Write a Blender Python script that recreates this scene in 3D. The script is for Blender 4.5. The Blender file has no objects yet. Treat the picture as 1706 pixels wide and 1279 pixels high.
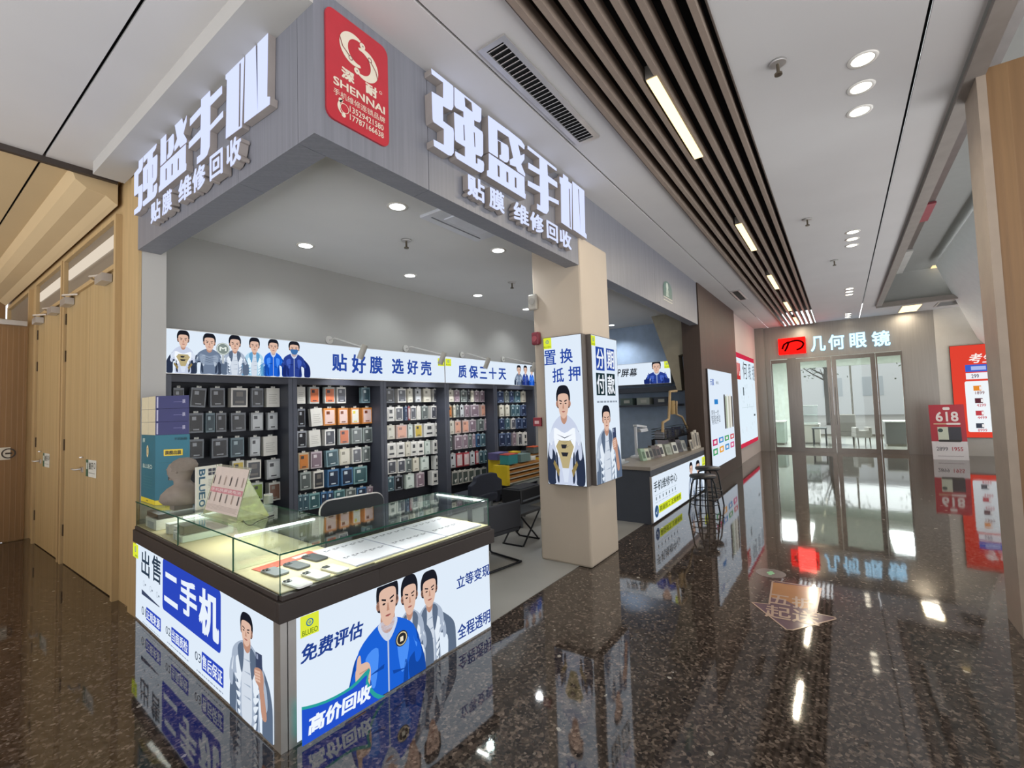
import bpy, bmesh, math, random
from mathutils import Vector, Matrix
from mathutils.geometry import tessellate_polygon
random.seed(7)
sc = bpy.context.scene
COL = sc.collection
# ---------------------------------------------------------------- camera
F = 764.97; YAW = 0.6209007; PITCH = 0.04989262; ROLL = -0.03200925; CH = 1.5
def axes():
    d = Vector((math.cos(PITCH)*math.cos(YAW), math.cos(PITCH)*math.sin(YAW), math.sin(PITCH)))
    r = Vector((math.sin(YAW), -math.cos(YAW), 0)); u = r.cross(d)
    c, s = math.cos(ROLL), math.sin(ROLL)
    return c*r+s*u, -s*r+c*u, d
R_, U_, D_ = axes()
CP = Vector((0, 0, CH))
cam = bpy.data.cameras.new('camera'); cam.sensor_width = 36; cam.lens = F*36/1706; cam.clip_start = .05; cam.clip_end = 300
co = bpy.data.objects.new('camera', cam); COL.objects.link(co); sc.camera = co
m = Matrix((R_, U_, -D_)).transposed().to_4x4(); m.translation = CP; co.matrix_world = m
# ---------------------------------------------------------------- world, exposure
sc.view_settings.view_transform = 'Standard'; sc.view_settings.look = 'None'
sc.view_settings.gamma = 1; sc.view_settings.exposure = 0.0; sc.view_settings.use_curve_mapping = False
try:
    sc.cycles.use_denoising = True; sc.cycles.max_bounces = 10; sc.cycles.transparent_max_bounces = 16
    sc.cycles.sample_clamp_indirect = 4.0; sc.cycles.caustics_reflective = False; sc.cycles.caustics_refractive = False
except Exception: pass
W = bpy.data.worlds.new('world'); sc.world = W; W.use_nodes = True
wn = W.node_tree; bg = wn.nodes['Background']
tc = wn.nodes.new('ShaderNodeTexCoord'); sx = wn.nodes.new('ShaderNodeSeparateXYZ'); wr = wn.nodes.new('ShaderNodeValToRGB')
wn.links.new(tc.outputs['Generated'], sx.inputs[0]); wn.links.new(sx.outputs[0], wr.inputs[0]); 
wz = wn.nodes.new('ShaderNodeMapRange'); wn.links.new(sx.outputs[2], wz.inputs[0]); wz.inputs[1].default_value = -.2; wz.inputs[2].default_value = .1; wz.inputs[3].default_value = 1.65; wz.inputs[4].default_value = .7  # world raised below the horizon, added to light the ceilings
wy = wn.nodes.new('ShaderNodeMapRange'); wn.links.new(sx.outputs[1], wy.inputs[0]); wy.inputs[1].default_value = -.9; wy.inputs[2].default_value = .0; wy.inputs[3].default_value = 1.25; wy.inputs[4].default_value = 1.0  # and raised towards -Y for the same ceilings
wp = wn.nodes.new('ShaderNodeMath'); wp.operation = 'MULTIPLY'; wn.links.new(wz.outputs[0], wp.inputs[0]); wn.links.new(wy.outputs[0], wp.inputs[1])
wm = wn.nodes.new('ShaderNodeVectorMath'); wm.operation = 'SCALE'; wn.links.new(wr.outputs[0], wm.inputs[0]); wn.links.new(wp.outputs[0], wm.inputs['Scale']); wn.links.new(wm.outputs[0], bg.inputs[0])
wr.color_ramp.elements[0].position = 0.0; wr.color_ramp.elements[0].color = (.96, .97, 1.0, 1)
wr.color_ramp.elements[1].position = .75; wr.color_ramp.elements[1].color = (2.6, 2.66, 2.72, 1)
bg.inputs[1].default_value = 1.5

# ---------------------------------------------------------------- unprojection of photo pixels on real planes
def ray(x, y): return D_ + R_*((x-853)/F) - U_*((y-639.5)/F)
def onz(x, y, z): v = ray(x, y); return CP + v*((z-CH)/v.z)
def onx(x, y, X): v = ray(x, y); return CP + v*(X/v.x)
def ony(x, y, Y): v = ray(x, y); return CP + v*(Y/v.y)
def onp(x, y, P0, n): v = ray(x, y); return CP + v*((P0-CP).dot(n)/v.dot(n))

# ---------------------------------------------------------------- materials
MAT = {}
def lin(c):
    if isinstance(c, str):
        c = c.lstrip('#'); c = tuple(int(c[i:i+2], 16)/255 for i in (0, 2, 4))
        c = tuple(x/12.92 if x <= .04045 else ((x+.055)/1.055)**2.4 for x in c)
    return (c[0], c[1], c[2], 1)
def mat(name, col, rough=.5, metal=0, var=.06, scale=8, bump=0, spec=.5, stretch=None):
    """principled with a soft procedural variation"""
    key = (name,)
    if key in MAT: return MAT[key]
    M = bpy.data.materials.new(name); M.use_nodes = True; t = M.node_tree; b = t.nodes['Principled BSDF']
    c = lin(col); b.inputs['Roughness'].default_value = rough; b.inputs['Metallic'].default_value = metal
    b.inputs['Specular IOR Level'].default_value = spec
    tcn = t.nodes.new('ShaderNodeTexCoord'); mp = t.nodes.new('ShaderNodeMapping'); nz = t.nodes.new('ShaderNodeTexNoise')
    t.links.new(tcn.outputs['Object'], mp.inputs[0]); t.links.new(mp.outputs[0], nz.inputs[0]); nz.inputs['Scale'].default_value = scale
    if stretch: mp.inputs['Scale'].default_value = stretch
    rp = t.nodes.new('ShaderNodeValToRGB'); t.links.new(nz.outputs[0], rp.inputs[0])
    rp.color_ramp.elements[0].position = .3; rp.color_ramp.elements[1].position = .7
    rp.color_ramp.elements[0].color = tuple(x*(1-var) for x in c[:3])+(1,)
    rp.color_ramp.elements[1].color = tuple(min(1, x*(1+var)) for x in c[:3])+(1,)
    t.links.new(rp.outputs[0], b.inputs['Base Color'])
    if bump:
        bp = t.nodes.new('ShaderNodeBump'); bp.inputs['Strength'].default_value = bump; bp.inputs['Distance'].default_value = .01
        t.links.new(nz.outputs[0], bp.inputs['Height']); t.links.new(bp.outputs[0], b.inputs['Normal'])
    MAT[key] = M; return M
def flat(c, rough=.45):
    """printed ink or card of one colour"""
    key = ('flat', c, rough)
    if key in MAT: return MAT[key]
    return MAT.setdefault(key, mat('print_'+c.strip('#')+('' if rough == .45 else '_%d' % (rough*100)), c, rough, var=.02, scale=30))
def emi(name, c, s, var=0.0):
    key = ('emi', name)
    if key in MAT: return MAT[key]
    M = bpy.data.materials.new(name); M.use_nodes = True; t = M.node_tree; t.nodes.remove(t.nodes['Principled BSDF'])
    e = t.nodes.new('ShaderNodeEmission'); e.inputs[1].default_value = s; e.inputs[0].default_value = lin(c)
    t.links.new(e.outputs[0], t.nodes['Material Output'].inputs[0])
    if var:
        nz = t.nodes.new('ShaderNodeTexNoise'); nz.inputs['Scale'].default_value = 1.5
        rp = t.nodes.new('ShaderNodeValToRGB'); t.links.new(nz.outputs[0], rp.inputs[0]); t.links.new(rp.outputs[0], e.inputs[0])
        k = lin(c); rp.color_ramp.elements[0].color = tuple(x*(1-var) for x in k[:3])+(1,); rp.color_ramp.elements[1].color = k
    MAT[key] = M; return M
LB = 1.06   # strength of the backlit films
def film(c): return emi('film_'+c.strip('#'), c, LB)
def glass(name, tint, refl=1.0, rough=0.0, alpha=0.0):
    key = ('glass', name)
    if key in MAT: return MAT[key]
    M = bpy.data.materials.new(name); M.use_nodes = True; t = M.node_tree; t.nodes.remove(t.nodes['Principled BSDF'])
    tr = t.nodes.new('ShaderNodeBsdfTransparent'); tr.inputs[0].default_value = lin(tint)
    gl = t.nodes.new('ShaderNodeBsdfGlossy'); gl.inputs['Roughness'].default_value = rough; gl.inputs[0].default_value = (.95, 1, .98, 1)
    fr = t.nodes.new('ShaderNodeLayerWeight'); fr.inputs[0].default_value = .5
    pw = t.nodes.new('ShaderNodeMath'); pw.operation = 'POWER'; pw.inputs[1].default_value = 4.5; t.links.new(fr.outputs['Facing'], pw.inputs[0])
    ma = t.nodes.new('ShaderNodeMath'); ma.operation = 'MULTIPLY_ADD'; ma.inputs[1].default_value = .9; ma.inputs[2].default_value = .035; t.links.new(pw.outputs[0], ma.inputs[0])
    mx = t.nodes.new('ShaderNodeMixShader'); ml = t.nodes.new('ShaderNodeMath'); ml.operation = 'MULTIPLY'; ml.inputs[1].default_value = refl
    t.links.new(ma.outputs[0], ml.inputs[0]); t.links.new(ml.outputs[0], mx.inputs[0])
    t.links.new(tr.outputs[0], mx.inputs[1]); t.links.new(gl.outputs[0], mx.inputs[2]); last = mx
    if alpha:
        df = t.nodes.new('ShaderNodeBsdfDiffuse'); df.inputs[0].default_value = lin(tint); m2 = t.nodes.new('ShaderNodeMixShader')
        m2.inputs[0].default_value = alpha; t.links.new(mx.outputs[0], m2.inputs[1]); t.links.new(df.outputs[0], m2.inputs[2]); last = m2
    t.links.new(last.outputs[0], t.nodes['Material Output'].inputs[0]); MAT[key] = M; return M
def stripes(name, c1, c2, axis, pitch, rough=.5, duty=.5, bump=.3):
    """vertical ribbed panelling"""
    key = (name,)
    if key in MAT: return MAT[key]
    M = bpy.data.materials.new(name); M.use_nodes = True; t = M.node_tree; b = t.nodes['Principled BSDF']; b.inputs['Roughness'].default_value = rough
    g = t.nodes.new('ShaderNodeTexCoord'); s = t.nodes.new('ShaderNodeSeparateXYZ'); t.links.new(g.outputs['Object'], s.inputs[0])
    if axis == 'xy':
        ad = t.nodes.new('ShaderNodeMath'); t.links.new(s.outputs[0], ad.inputs[0]); t.links.new(s.outputs[1], ad.inputs[1]); src = ad.outputs[0]
    else: src = s.outputs['xyz'.index(axis)]
    d = t.nodes.new('ShaderNodeMath'); d.operation = 'DIVIDE'; d.inputs[1].default_value = pitch; t.links.new(src, d.inputs[0])
    fr = t.nodes.new('ShaderNodeMath'); fr.operation = 'FRACT'; t.links.new(d.outputs[0], fr.inputs[0])
    fl = t.nodes.new('ShaderNodeMath'); fl.operation = 'FLOOR'; t.links.new(d.outputs[0], fl.inputs[0])
    wn_ = t.nodes.new('ShaderNodeTexWhiteNoise'); wn_.noise_dimensions = '1D'; t.links.new(fl.outputs[0], wn_.inputs['W'])
    rp = t.nodes.new('ShaderNodeValToRGB'); t.links.new(fr.outputs[0], rp.inputs[0])
    rp.color_ramp.elements[0].position = 0; rp.color_ramp.elements[0].color = (0, 0, 0, 1)
    e = rp.color_ramp.elements[1]; e.position = .12; e.color = (1, 1, 1, 1)
    mx = t.nodes.new('ShaderNodeMix'); mx.data_type = 'RGBA'; mx.inputs[6].default_value = lin(c1); mx.inputs[7].default_value = lin(c2)
    t.links.new(wn_.outputs[0], mx.inputs[0])
    nz = t.nodes.new('ShaderNodeTexNoise'); mp = t.nodes.new('ShaderNodeMapping'); mp.inputs['Scale'].default_value = (30, 30, 1.2)
    t.links.new(g.outputs['Object'], mp.inputs[0]); t.links.new(mp.outputs[0], nz.inputs[0]); nz.inputs['Scale'].default_value = 1.5
    m2 = t.nodes.new('ShaderNodeMix'); m2.data_type = 'RGBA'; m2.blend_type = 'MULTIPLY'; m2.inputs[0].default_value = .25
    t.links.new(mx.outputs[2], m2.inputs[6]); t.links.new(nz.outputs[0], m2.inputs[7]); t.links.new(m2.outputs[2], b.inputs['Base Color'])
    bp = t.nodes.new('ShaderNodeBump'); bp.inputs['Strength'].default_value = bump; bp.inputs['Distance'].default_value = .006
    t.links.new(rp.outputs[0], bp.inputs['Height']); t.links.new(bp.outputs[0], b.inputs['Normal'])
    MAT[key] = M; return M
def terrazzo():
    M = bpy.data.materials.new('dark_polished_terrazzo'); M.use_nodes = True; t = M.node_tree; b = t.nodes['Principled BSDF']
    g = t.nodes.new('ShaderNodeTexCoord')
    def vor(scale, rnd=1):
        v = t.nodes.new('ShaderNodeTexVoronoi'); v.inputs['Scale'].default_value = scale; v.inputs['Randomness'].default_value = rnd
        t.links.new(g.outputs['Object'], v.inputs['Vector']); return v
    def ramp(src, stops):
        r = t.nodes.new('ShaderNodeValToRGB'); t.links.new(src, r.inputs[0]); el = r.color_ramp.elements
        while len(el) < len(stops): el.new(.5)
        for e, (p_, c_) in zip(el, stops): e.position = p_; e.color = lin(c_)
        return r
    v1 = vor(75); sp = t.nodes.new('ShaderNodeSeparateColor'); t.links.new(v1.outputs['Color'], sp.inputs[0])
    base = ramp(sp.outputs[0], [(0, '#25201d'), (.35, '#39322d'), (.6, '#463e38'), (.8, '#534a43'), (.93, '#655b53'), (1, '#776c63')])
    n = t.nodes.new('ShaderNodeTexNoise'); n.inputs['Scale'].default_value = 14; n.inputs['Detail'].default_value = 4; t.links.new(g.outputs['Object'], n.inputs['Vector'])
    nr = ramp(n.outputs[0], [(.35, (.7, .68, .67)), (.65, (1.1, 1.04, 1.0))])
    mu = t.nodes.new('ShaderNodeMix'); mu.data_type = 'RGBA'; mu.blend_type = 'MULTIPLY'; mu.inputs[0].default_value = 1
    t.links.new(base.outputs[0], mu.inputs[6]); t.links.new(nr.outputs[0], mu.inputs[7])
    cur = mu.outputs[2]
    for scale, thr, rad, colr in ((13, .95, .16, '#a0998e'), (30, .90, .22, '#6f665d'), (26, .80, .3, '#1a1614'), (40, .78, .3, '#2a2421'), (6, .93, .08, '#b0a99e')):
        v = vor(scale); s2 = t.nodes.new('ShaderNodeSeparateColor'); t.links.new(v.outputs['Color'], s2.inputs[0])
        a = t.nodes.new('ShaderNodeMath'); a.operation = 'GREATER_THAN'; a.inputs[1].default_value = thr; t.links.new(s2.outputs[1], a.inputs[0])
        dn = t.nodes.new('ShaderNodeTexNoise'); dn.inputs['Scale'].default_value = scale*4; t.links.new(g.outputs['Object'], dn.inputs['Vector'])
        dd = t.nodes.new('ShaderNodeMath'); dd.operation = 'MULTIPLY_ADD'; t.links.new(dn.outputs[0], dd.inputs[0]); dd.inputs[1].default_value = .35; t.links.new(v.outputs['Distance'], dd.inputs[2])
        l = t.nodes.new('ShaderNodeMath'); l.operation = 'LESS_THAN'; l.inputs[1].default_value = rad+.17; t.links.new(dd.outputs[0], l.inputs[0])
        k = t.nodes.new('ShaderNodeMath'); k.operation = 'MULTIPLY'; t.links.new(a.outputs[0], k.inputs[0]); t.links.new(l.outputs[0], k.inputs[1])
        mx = t.nodes.new('ShaderNodeMix'); mx.data_type = 'RGBA'; t.links.new(k.outputs[0], mx.inputs[0]); t.links.new(cur, mx.inputs[6]); mx.inputs[7].default_value = lin(colr)
        cur = mx.outputs[2]
    t.links.new(cur, b.inputs['Base Color'])
    b.inputs['Roughness'].default_value = .045; b.inputs['IOR'].default_value = 1.75; b.inputs['Specular IOR Level'].default_value = .5
    wv = t.nodes.new('ShaderNodeTexNoise'); wv.inputs['Scale'].default_value = 5; t.links.new(g.outputs['Object'], wv.inputs['Vector'])
    bp = t.nodes.new('ShaderNodeBump'); bp.inputs['Strength'].default_value = .06; bp.inputs['Distance'].default_value = .006
    t.links.new(wv.outputs[0], bp.inputs['Height']); t.links.new(bp.outputs[0], b.inputs['Normal'])
    return M

# ---------------------------------------------------------------- mesh builder
class MB:
    def __init__(s): s.v = []; s.f = []; s.mi = []; s.ms = []; s.sm = []
    def _m(s, m_):
        if m_ is None: return 0
        if m_ not in s.ms: s.ms.append(m_)
        return s.ms.index(m_)
    def add(s, vs, fs, m_=None, smooth=False):
        o = len(s.v); s.v += [tuple(v) for v in vs]; k = s._m(m_)
        for f in fs: s.f.append(tuple(o+i for i in f)); s.mi.append(k); s.sm.append(smooth)
        return s
    def obox(s, O, A, B, Cc, m_=None):
        O, A, B, Cc = map(Vector, (O, A, B, Cc))
        vs = [O, O+A, O+A+B, O+B, O+Cc, O+A+Cc, O+A+B+Cc, O+B+Cc]
        fs = [(3, 2, 1, 0), (4, 5, 6, 7), (0, 1, 5, 4), (1, 2, 6, 5), (2, 3, 7, 6), (3, 0, 4, 7)]
        if A.cross(B).dot(Cc) < 0: fs = [f[::-1] for f in fs]
        return s.add(vs, fs, m_)
    def box(s, x0, x1, y0, y1, z0, z1, m_=None):
        return s.obox((x0, y0, z0), (x1-x0, 0, 0), (0, y1-y0, 0), (0, 0, z1-z0), m_)
    def prism(s, loops, D, m_=None, back=True):
        """loops of 3-D points (outline then holes) pushed along D"""
        D = Vector(D); loops = [[Vector(p) for p in l] for l in loops]; flatv = [p for l in loops for p in l]
        tris = tessellate_polygon(loops); n = len(flatv)
        s.add(flatv, [t for t in tris], m_)
        if D.length > 0:
            if back: s.add([p+D for p in flatv], [t for t in tris], m_)
            o = 0
            for l in loops:
                k = len(l); vs = l+[p+D for p in l]
                s.add(vs, [(i, (i+1) % k, (i+1) % k+k, i+k) for i in range(k)], m_)
        return s
    def tube(s, pts, r, m_=None, n=8, closed=False, r2=None):
        pts = [Vector(p) for p in pts]; k = len(pts); vs = []; up = Vector((0, 0, 1)); last = None
        for i, p in enumerate(pts):
            a = pts[(i-1) % k] if (closed or i > 0) else p; b_ = pts[(i+1) % k] if (closed or i < k-1) else p
            d = (b_-a).normalized()
            if last is None: e = d.orthogonal().normalized()
            else: e = (last-d*last.dot(d)).normalized()
            last = e; q = d.cross(e); rr = r if r2 is None else r+(r2-r)*i/(k-1)
            for j in range(n):
                t = 2*math.pi*j/n; vs.append(p+(e*math.cos(t)+q*math.sin(t))*rr)
        fs = []
        for i in range(k if closed else k-1):
            for j in range(n):
                a = i*n+j; b_ = i*n+(j+1) % n; c = ((i+1) % k)*n+(j+1) % n; d = ((i+1) % k)*n+j
                fs.append((a, b_, c, d))
        s.add(vs, fs, m_, True)
        if not closed: s.add(vs[:n], [tuple(range(n))[::-1]], m_); s.add(vs[-n:], [tuple(range(n))], m_)
        return s
    def lathe(s, prof, cx, cy, cz=0, m_=None, n=24, smooth=True, sx_=1, sy_=1, cap=True):
        vs = []; fs = []
        for r, z in prof:
            for j in range(n):
                t = 2*math.pi*j/n; vs.append((cx+math.cos(t)*r*sx_, cy+math.sin(t)*r*sy_, cz+z))
        for i in range(len(prof)-1):
            for j in range(n): fs.append((i*n+j, i*n+(j+1) % n, (i+1)*n+(j+1) % n, (i+1)*n+j))
        s.add(vs, fs, m_, smooth)
        if cap: s.add(vs[:n], [tuple(range(n))[::-1]], m_); s.add(vs[-n:], [tuple(range(n))], m_)
        return s
    def ball(s, c, rx, ry, rz, m_=None, n=16, k=10):
        c = Vector(c); vs = []; fs = []
        for i in range(k+1):
            p_ = math.pi*i/k
            for j in range(n):
                t = 2*math.pi*j/n; vs.append(c+Vector((math.sin(p_)*math.cos(t)*rx, math.sin(p_)*math.sin(t)*ry, math.cos(p_)*rz)))
        for i in range(k):
            for j in range(n): fs.append((i*n+j, (i+1)*n+j, (i+1)*n+(j+1) % n, i*n+(j+1) % n))
        return s.add(vs, fs, m_, True)
    def build(s, name, m_=None, parent=None, bevel=0):
        me = bpy.data.meshes.new(name); loc = Vector((0, 0, 0))
        if parent is not None: loc = root_loc(parent)
        me.from_pydata([tuple(Vector(v)-loc) for v in s.v], [], s.f)
        ms = s.ms if s.ms else [m_]
        if m_ is not None and s.ms: ms = s.ms
        for q in ms: me.materials.append(q)
        me.polygons.foreach_set('material_index', s.mi); me.polygons.foreach_set('use_smooth', s.sm); me.update()
        o = bpy.data.objects.new(name, me); COL.objects.link(o)
        if parent is not None: o.parent = parent
        if bevel:
            b_ = bmesh.new(); b_.from_mesh(me); bmesh.ops.remove_doubles(b_, verts=b_.verts, dist=1e-5); bmesh.ops.recalc_face_normals(b_, faces=b_.faces)
            b_.to_mesh(me); b_.free()
            md = o.modifiers.new('bevel', 'BEVEL'); md.width = bevel; md.segments = 2; md.limit_method = 'ANGLE'
        return o
def root_loc(o):
    l = Vector((0, 0, 0))
    while o is not None: l = l+o.location; o = o.parent
    return l
def tag(o, label, cat, group=None):
    o['label'] = label; o['category'] = cat
    if group: o['group'] = group
    return o
def thing(name, label, cat, loc=(0, 0, 0), group=None):
    o = bpy.data.objects.new(name, None); COL.objects.link(o); o.location = loc; o.empty_display_size = .1
    return tag(o, label, cat, group)
def struct(name, mb, m_=None, bevel=0):
    o = mb.build(name, m_, None, bevel); o['kind'] = 'structure'; return o

# ---------------------------------------------------------------- lettering
TXT = {}
def glyphs(s, bold=0.0):
    key = (s, bold)
    if key in TXT: return TXT[key]
    c = bpy.data.curves.new('t', 'FONT'); c.body = s; c.size = 1; c.resolution_u = 3
    o = bpy.data.objects.new('t', c); COL.objects.link(o); dg = bpy.context.evaluated_depsgraph_get(); dg.update()
    me = bpy.data.meshes.new_from_object(o.evaluated_get(dg)); vs = [tuple(v.co[:2]) for v in me.vertices]; fs = [tuple(p_.vertices) for p_ in me.polygons]
    bpy.data.objects.remove(o); bpy.data.curves.remove(c); bpy.data.meshes.remove(me)
    if not vs: vs = [(0, 0), (1, 0), (1, 1)]; fs = [(0, 1, 2)]
    x0 = min(v[0] for v in vs); x1 = max(v[0] for v in vs); y0 = min(v[1] for v in vs); y1 = max(v[1] for v in vs)
    vs = [((a-x0)/max(x1-x0, 1e-6), (b-y0)/max(y1-y0, 1e-6)) for a, b in vs]
    if bold:   # heavier strokes: the outline repeated with small shifts
        n = max(len(s), 1); dx = bold*.75/n; dy = bold*.55; k = len(vs); V = []; Fs = []
        for q, (a, b) in enumerate(((-1, -.86), (.86, -1), (-.93, .86), (.93, .93), (0, 0))):
            V += [(x*(1-2*dx)+dx+a*dx, y*(1-2*dy)+dy+b*dy) for x, y in vs]; Fs += [tuple(i+q*k for i in f) for f in fs]
        vs, fs = V, Fs
    TXT[key] = (vs, fs); return TXT[key]
def smooth(pts, n=4, closed=True):
    out = []; k = len(pts)
    for i in range(k if closed else k-1):
        p0 = pts[(i-1) % k] if closed or i > 0 else pts[0]; p1 = pts[i]; p2 = pts[(i+1) % k]; p3 = pts[(i+2) % k] if closed or i < k-2 else p2
        for j in range(n):
            t = j/n
            out.append(tuple(.5*((2*p1[q])+(-p0[q]+p2[q])*t+(2*p0[q]-5*p1[q]+4*p2[q]-p3[q])*t*t+(-p0[q]+3*p1[q]-3*p2[q]+p3[q])*t**3) for q in (0, 1)))
    if not closed: out.append(tuple(pts[-1]))
    return out
class Board:
    clip = None
    """a printed plane in the place: O corner, U right, V up, N towards the viewer"""
    def __init__(s, P0, U, N, V=(0, 0, 1)):
        s.O = Vector(P0); s.U = Vector(U).normalized(); s.V = Vector(V).normalized(); s.N = Vector(N).normalized()
    def uv(s, px, py):
        p = onp(px, py, s.O, s.N)-s.O; return p.dot(s.U), p.dot(s.V)
    def at(s, u, v, k=0): return s.O+s.U*u+s.V*v+s.N*(k*.0012)
    def rect(s, mb, a, b, k, m_): # uv corners
        (u0, v0), (u1, v1) = a, b
        return mb.add([s.at(u0, v0, k), s.at(u1, v0, k), s.at(u1, v1, k), s.at(u0, v1, k)], [(0, 1, 2, 3)], m_)
    def poly(s, mb, pts, k, m_):
        if s.clip: c = s.clip; pts = [(min(max(u, c[0]), c[2]), min(max(v, c[1]), c[3])) for u, v in pts]
        P = [s.at(u, v, k) for u, v in pts]; return mb.add(P, [t for t in tessellate_polygon([P]) if (P[t[1]]-P[t[0]]).cross(P[t[2]]-P[t[0]]).length > 1e-9], m_)
    def ppoly(s, mb, pts, k, m_, sm=0):
        q = [s.uv(*p) for p in pts]; return s.poly(mb, smooth(q, sm) if sm else q, k, m_)
    def text(s, mb, st, a, b, k, m_, bold=.02, slant=0):
        """a top-left uv, b bottom-right uv"""
        vs, fs = glyphs(st, bold); w = b[0]-a[0]; h = a[1]-b[1]
        cq = max(1, len(vs)//5) if bold else 10**9; cl = s.clip or (-1e9, -1e9, 1e9, 1e9)
        return mb.add([s.at(min(max(a[0]+x*w+slant*h*(y-.5), cl[0]), cl[2]), min(max(b[1]+y*h, cl[1]), cl[3]), k+.12*(i//cq)) for i, (x, y) in enumerate(vs)], fs, m_)
    def ptext(s, mb, st, A, B_, k, m_, bold=.02, slant=0): return s.text(mb, st, s.uv(*A), s.uv(*B_), k, m_, bold, slant)
    def ring(s, mb, c, r0, r1, k, m_, n=24, asp=1):
        vs = []
        for i in range(n):
            t = 2*math.pi*i/n
            for r in (r0, r1): vs.append(s.at(c[0]+math.cos(t)*r*asp, c[1]+math.sin(t)*r, k))
        return mb.add(vs, [(2*i, 2*i+1, (2*i+3) % (2*n), (2*i+2) % (2*n)) for i in range(n)], m_)
    def disc(s, mb, c, r, k, m_, n=24, asp=1):
        return mb.add([s.at(c[0]+math.cos(2*math.pi*i/n)*r*asp, c[1]+math.sin(2*math.pi*i/n)*r, k) for i in range(n)], [tuple(range(n))], m_)
    def band(s, mb, pts, w, k, m_):
        for i in range(len(pts)-1):
            a = Vector(pts[i]); b = Vector(pts[i+1]); d = (b-a); 
            if d.length < 1e-6: continue
            d.normalize(); n = Vector((-d.y, d.x))*w/2
            s.poly(mb, [tuple(a+n-d*w*.2), tuple(a-n-d*w*.2), tuple(b-n+d*w*.2), tuple(b+n+d*w*.2)], k, m_)

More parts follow.
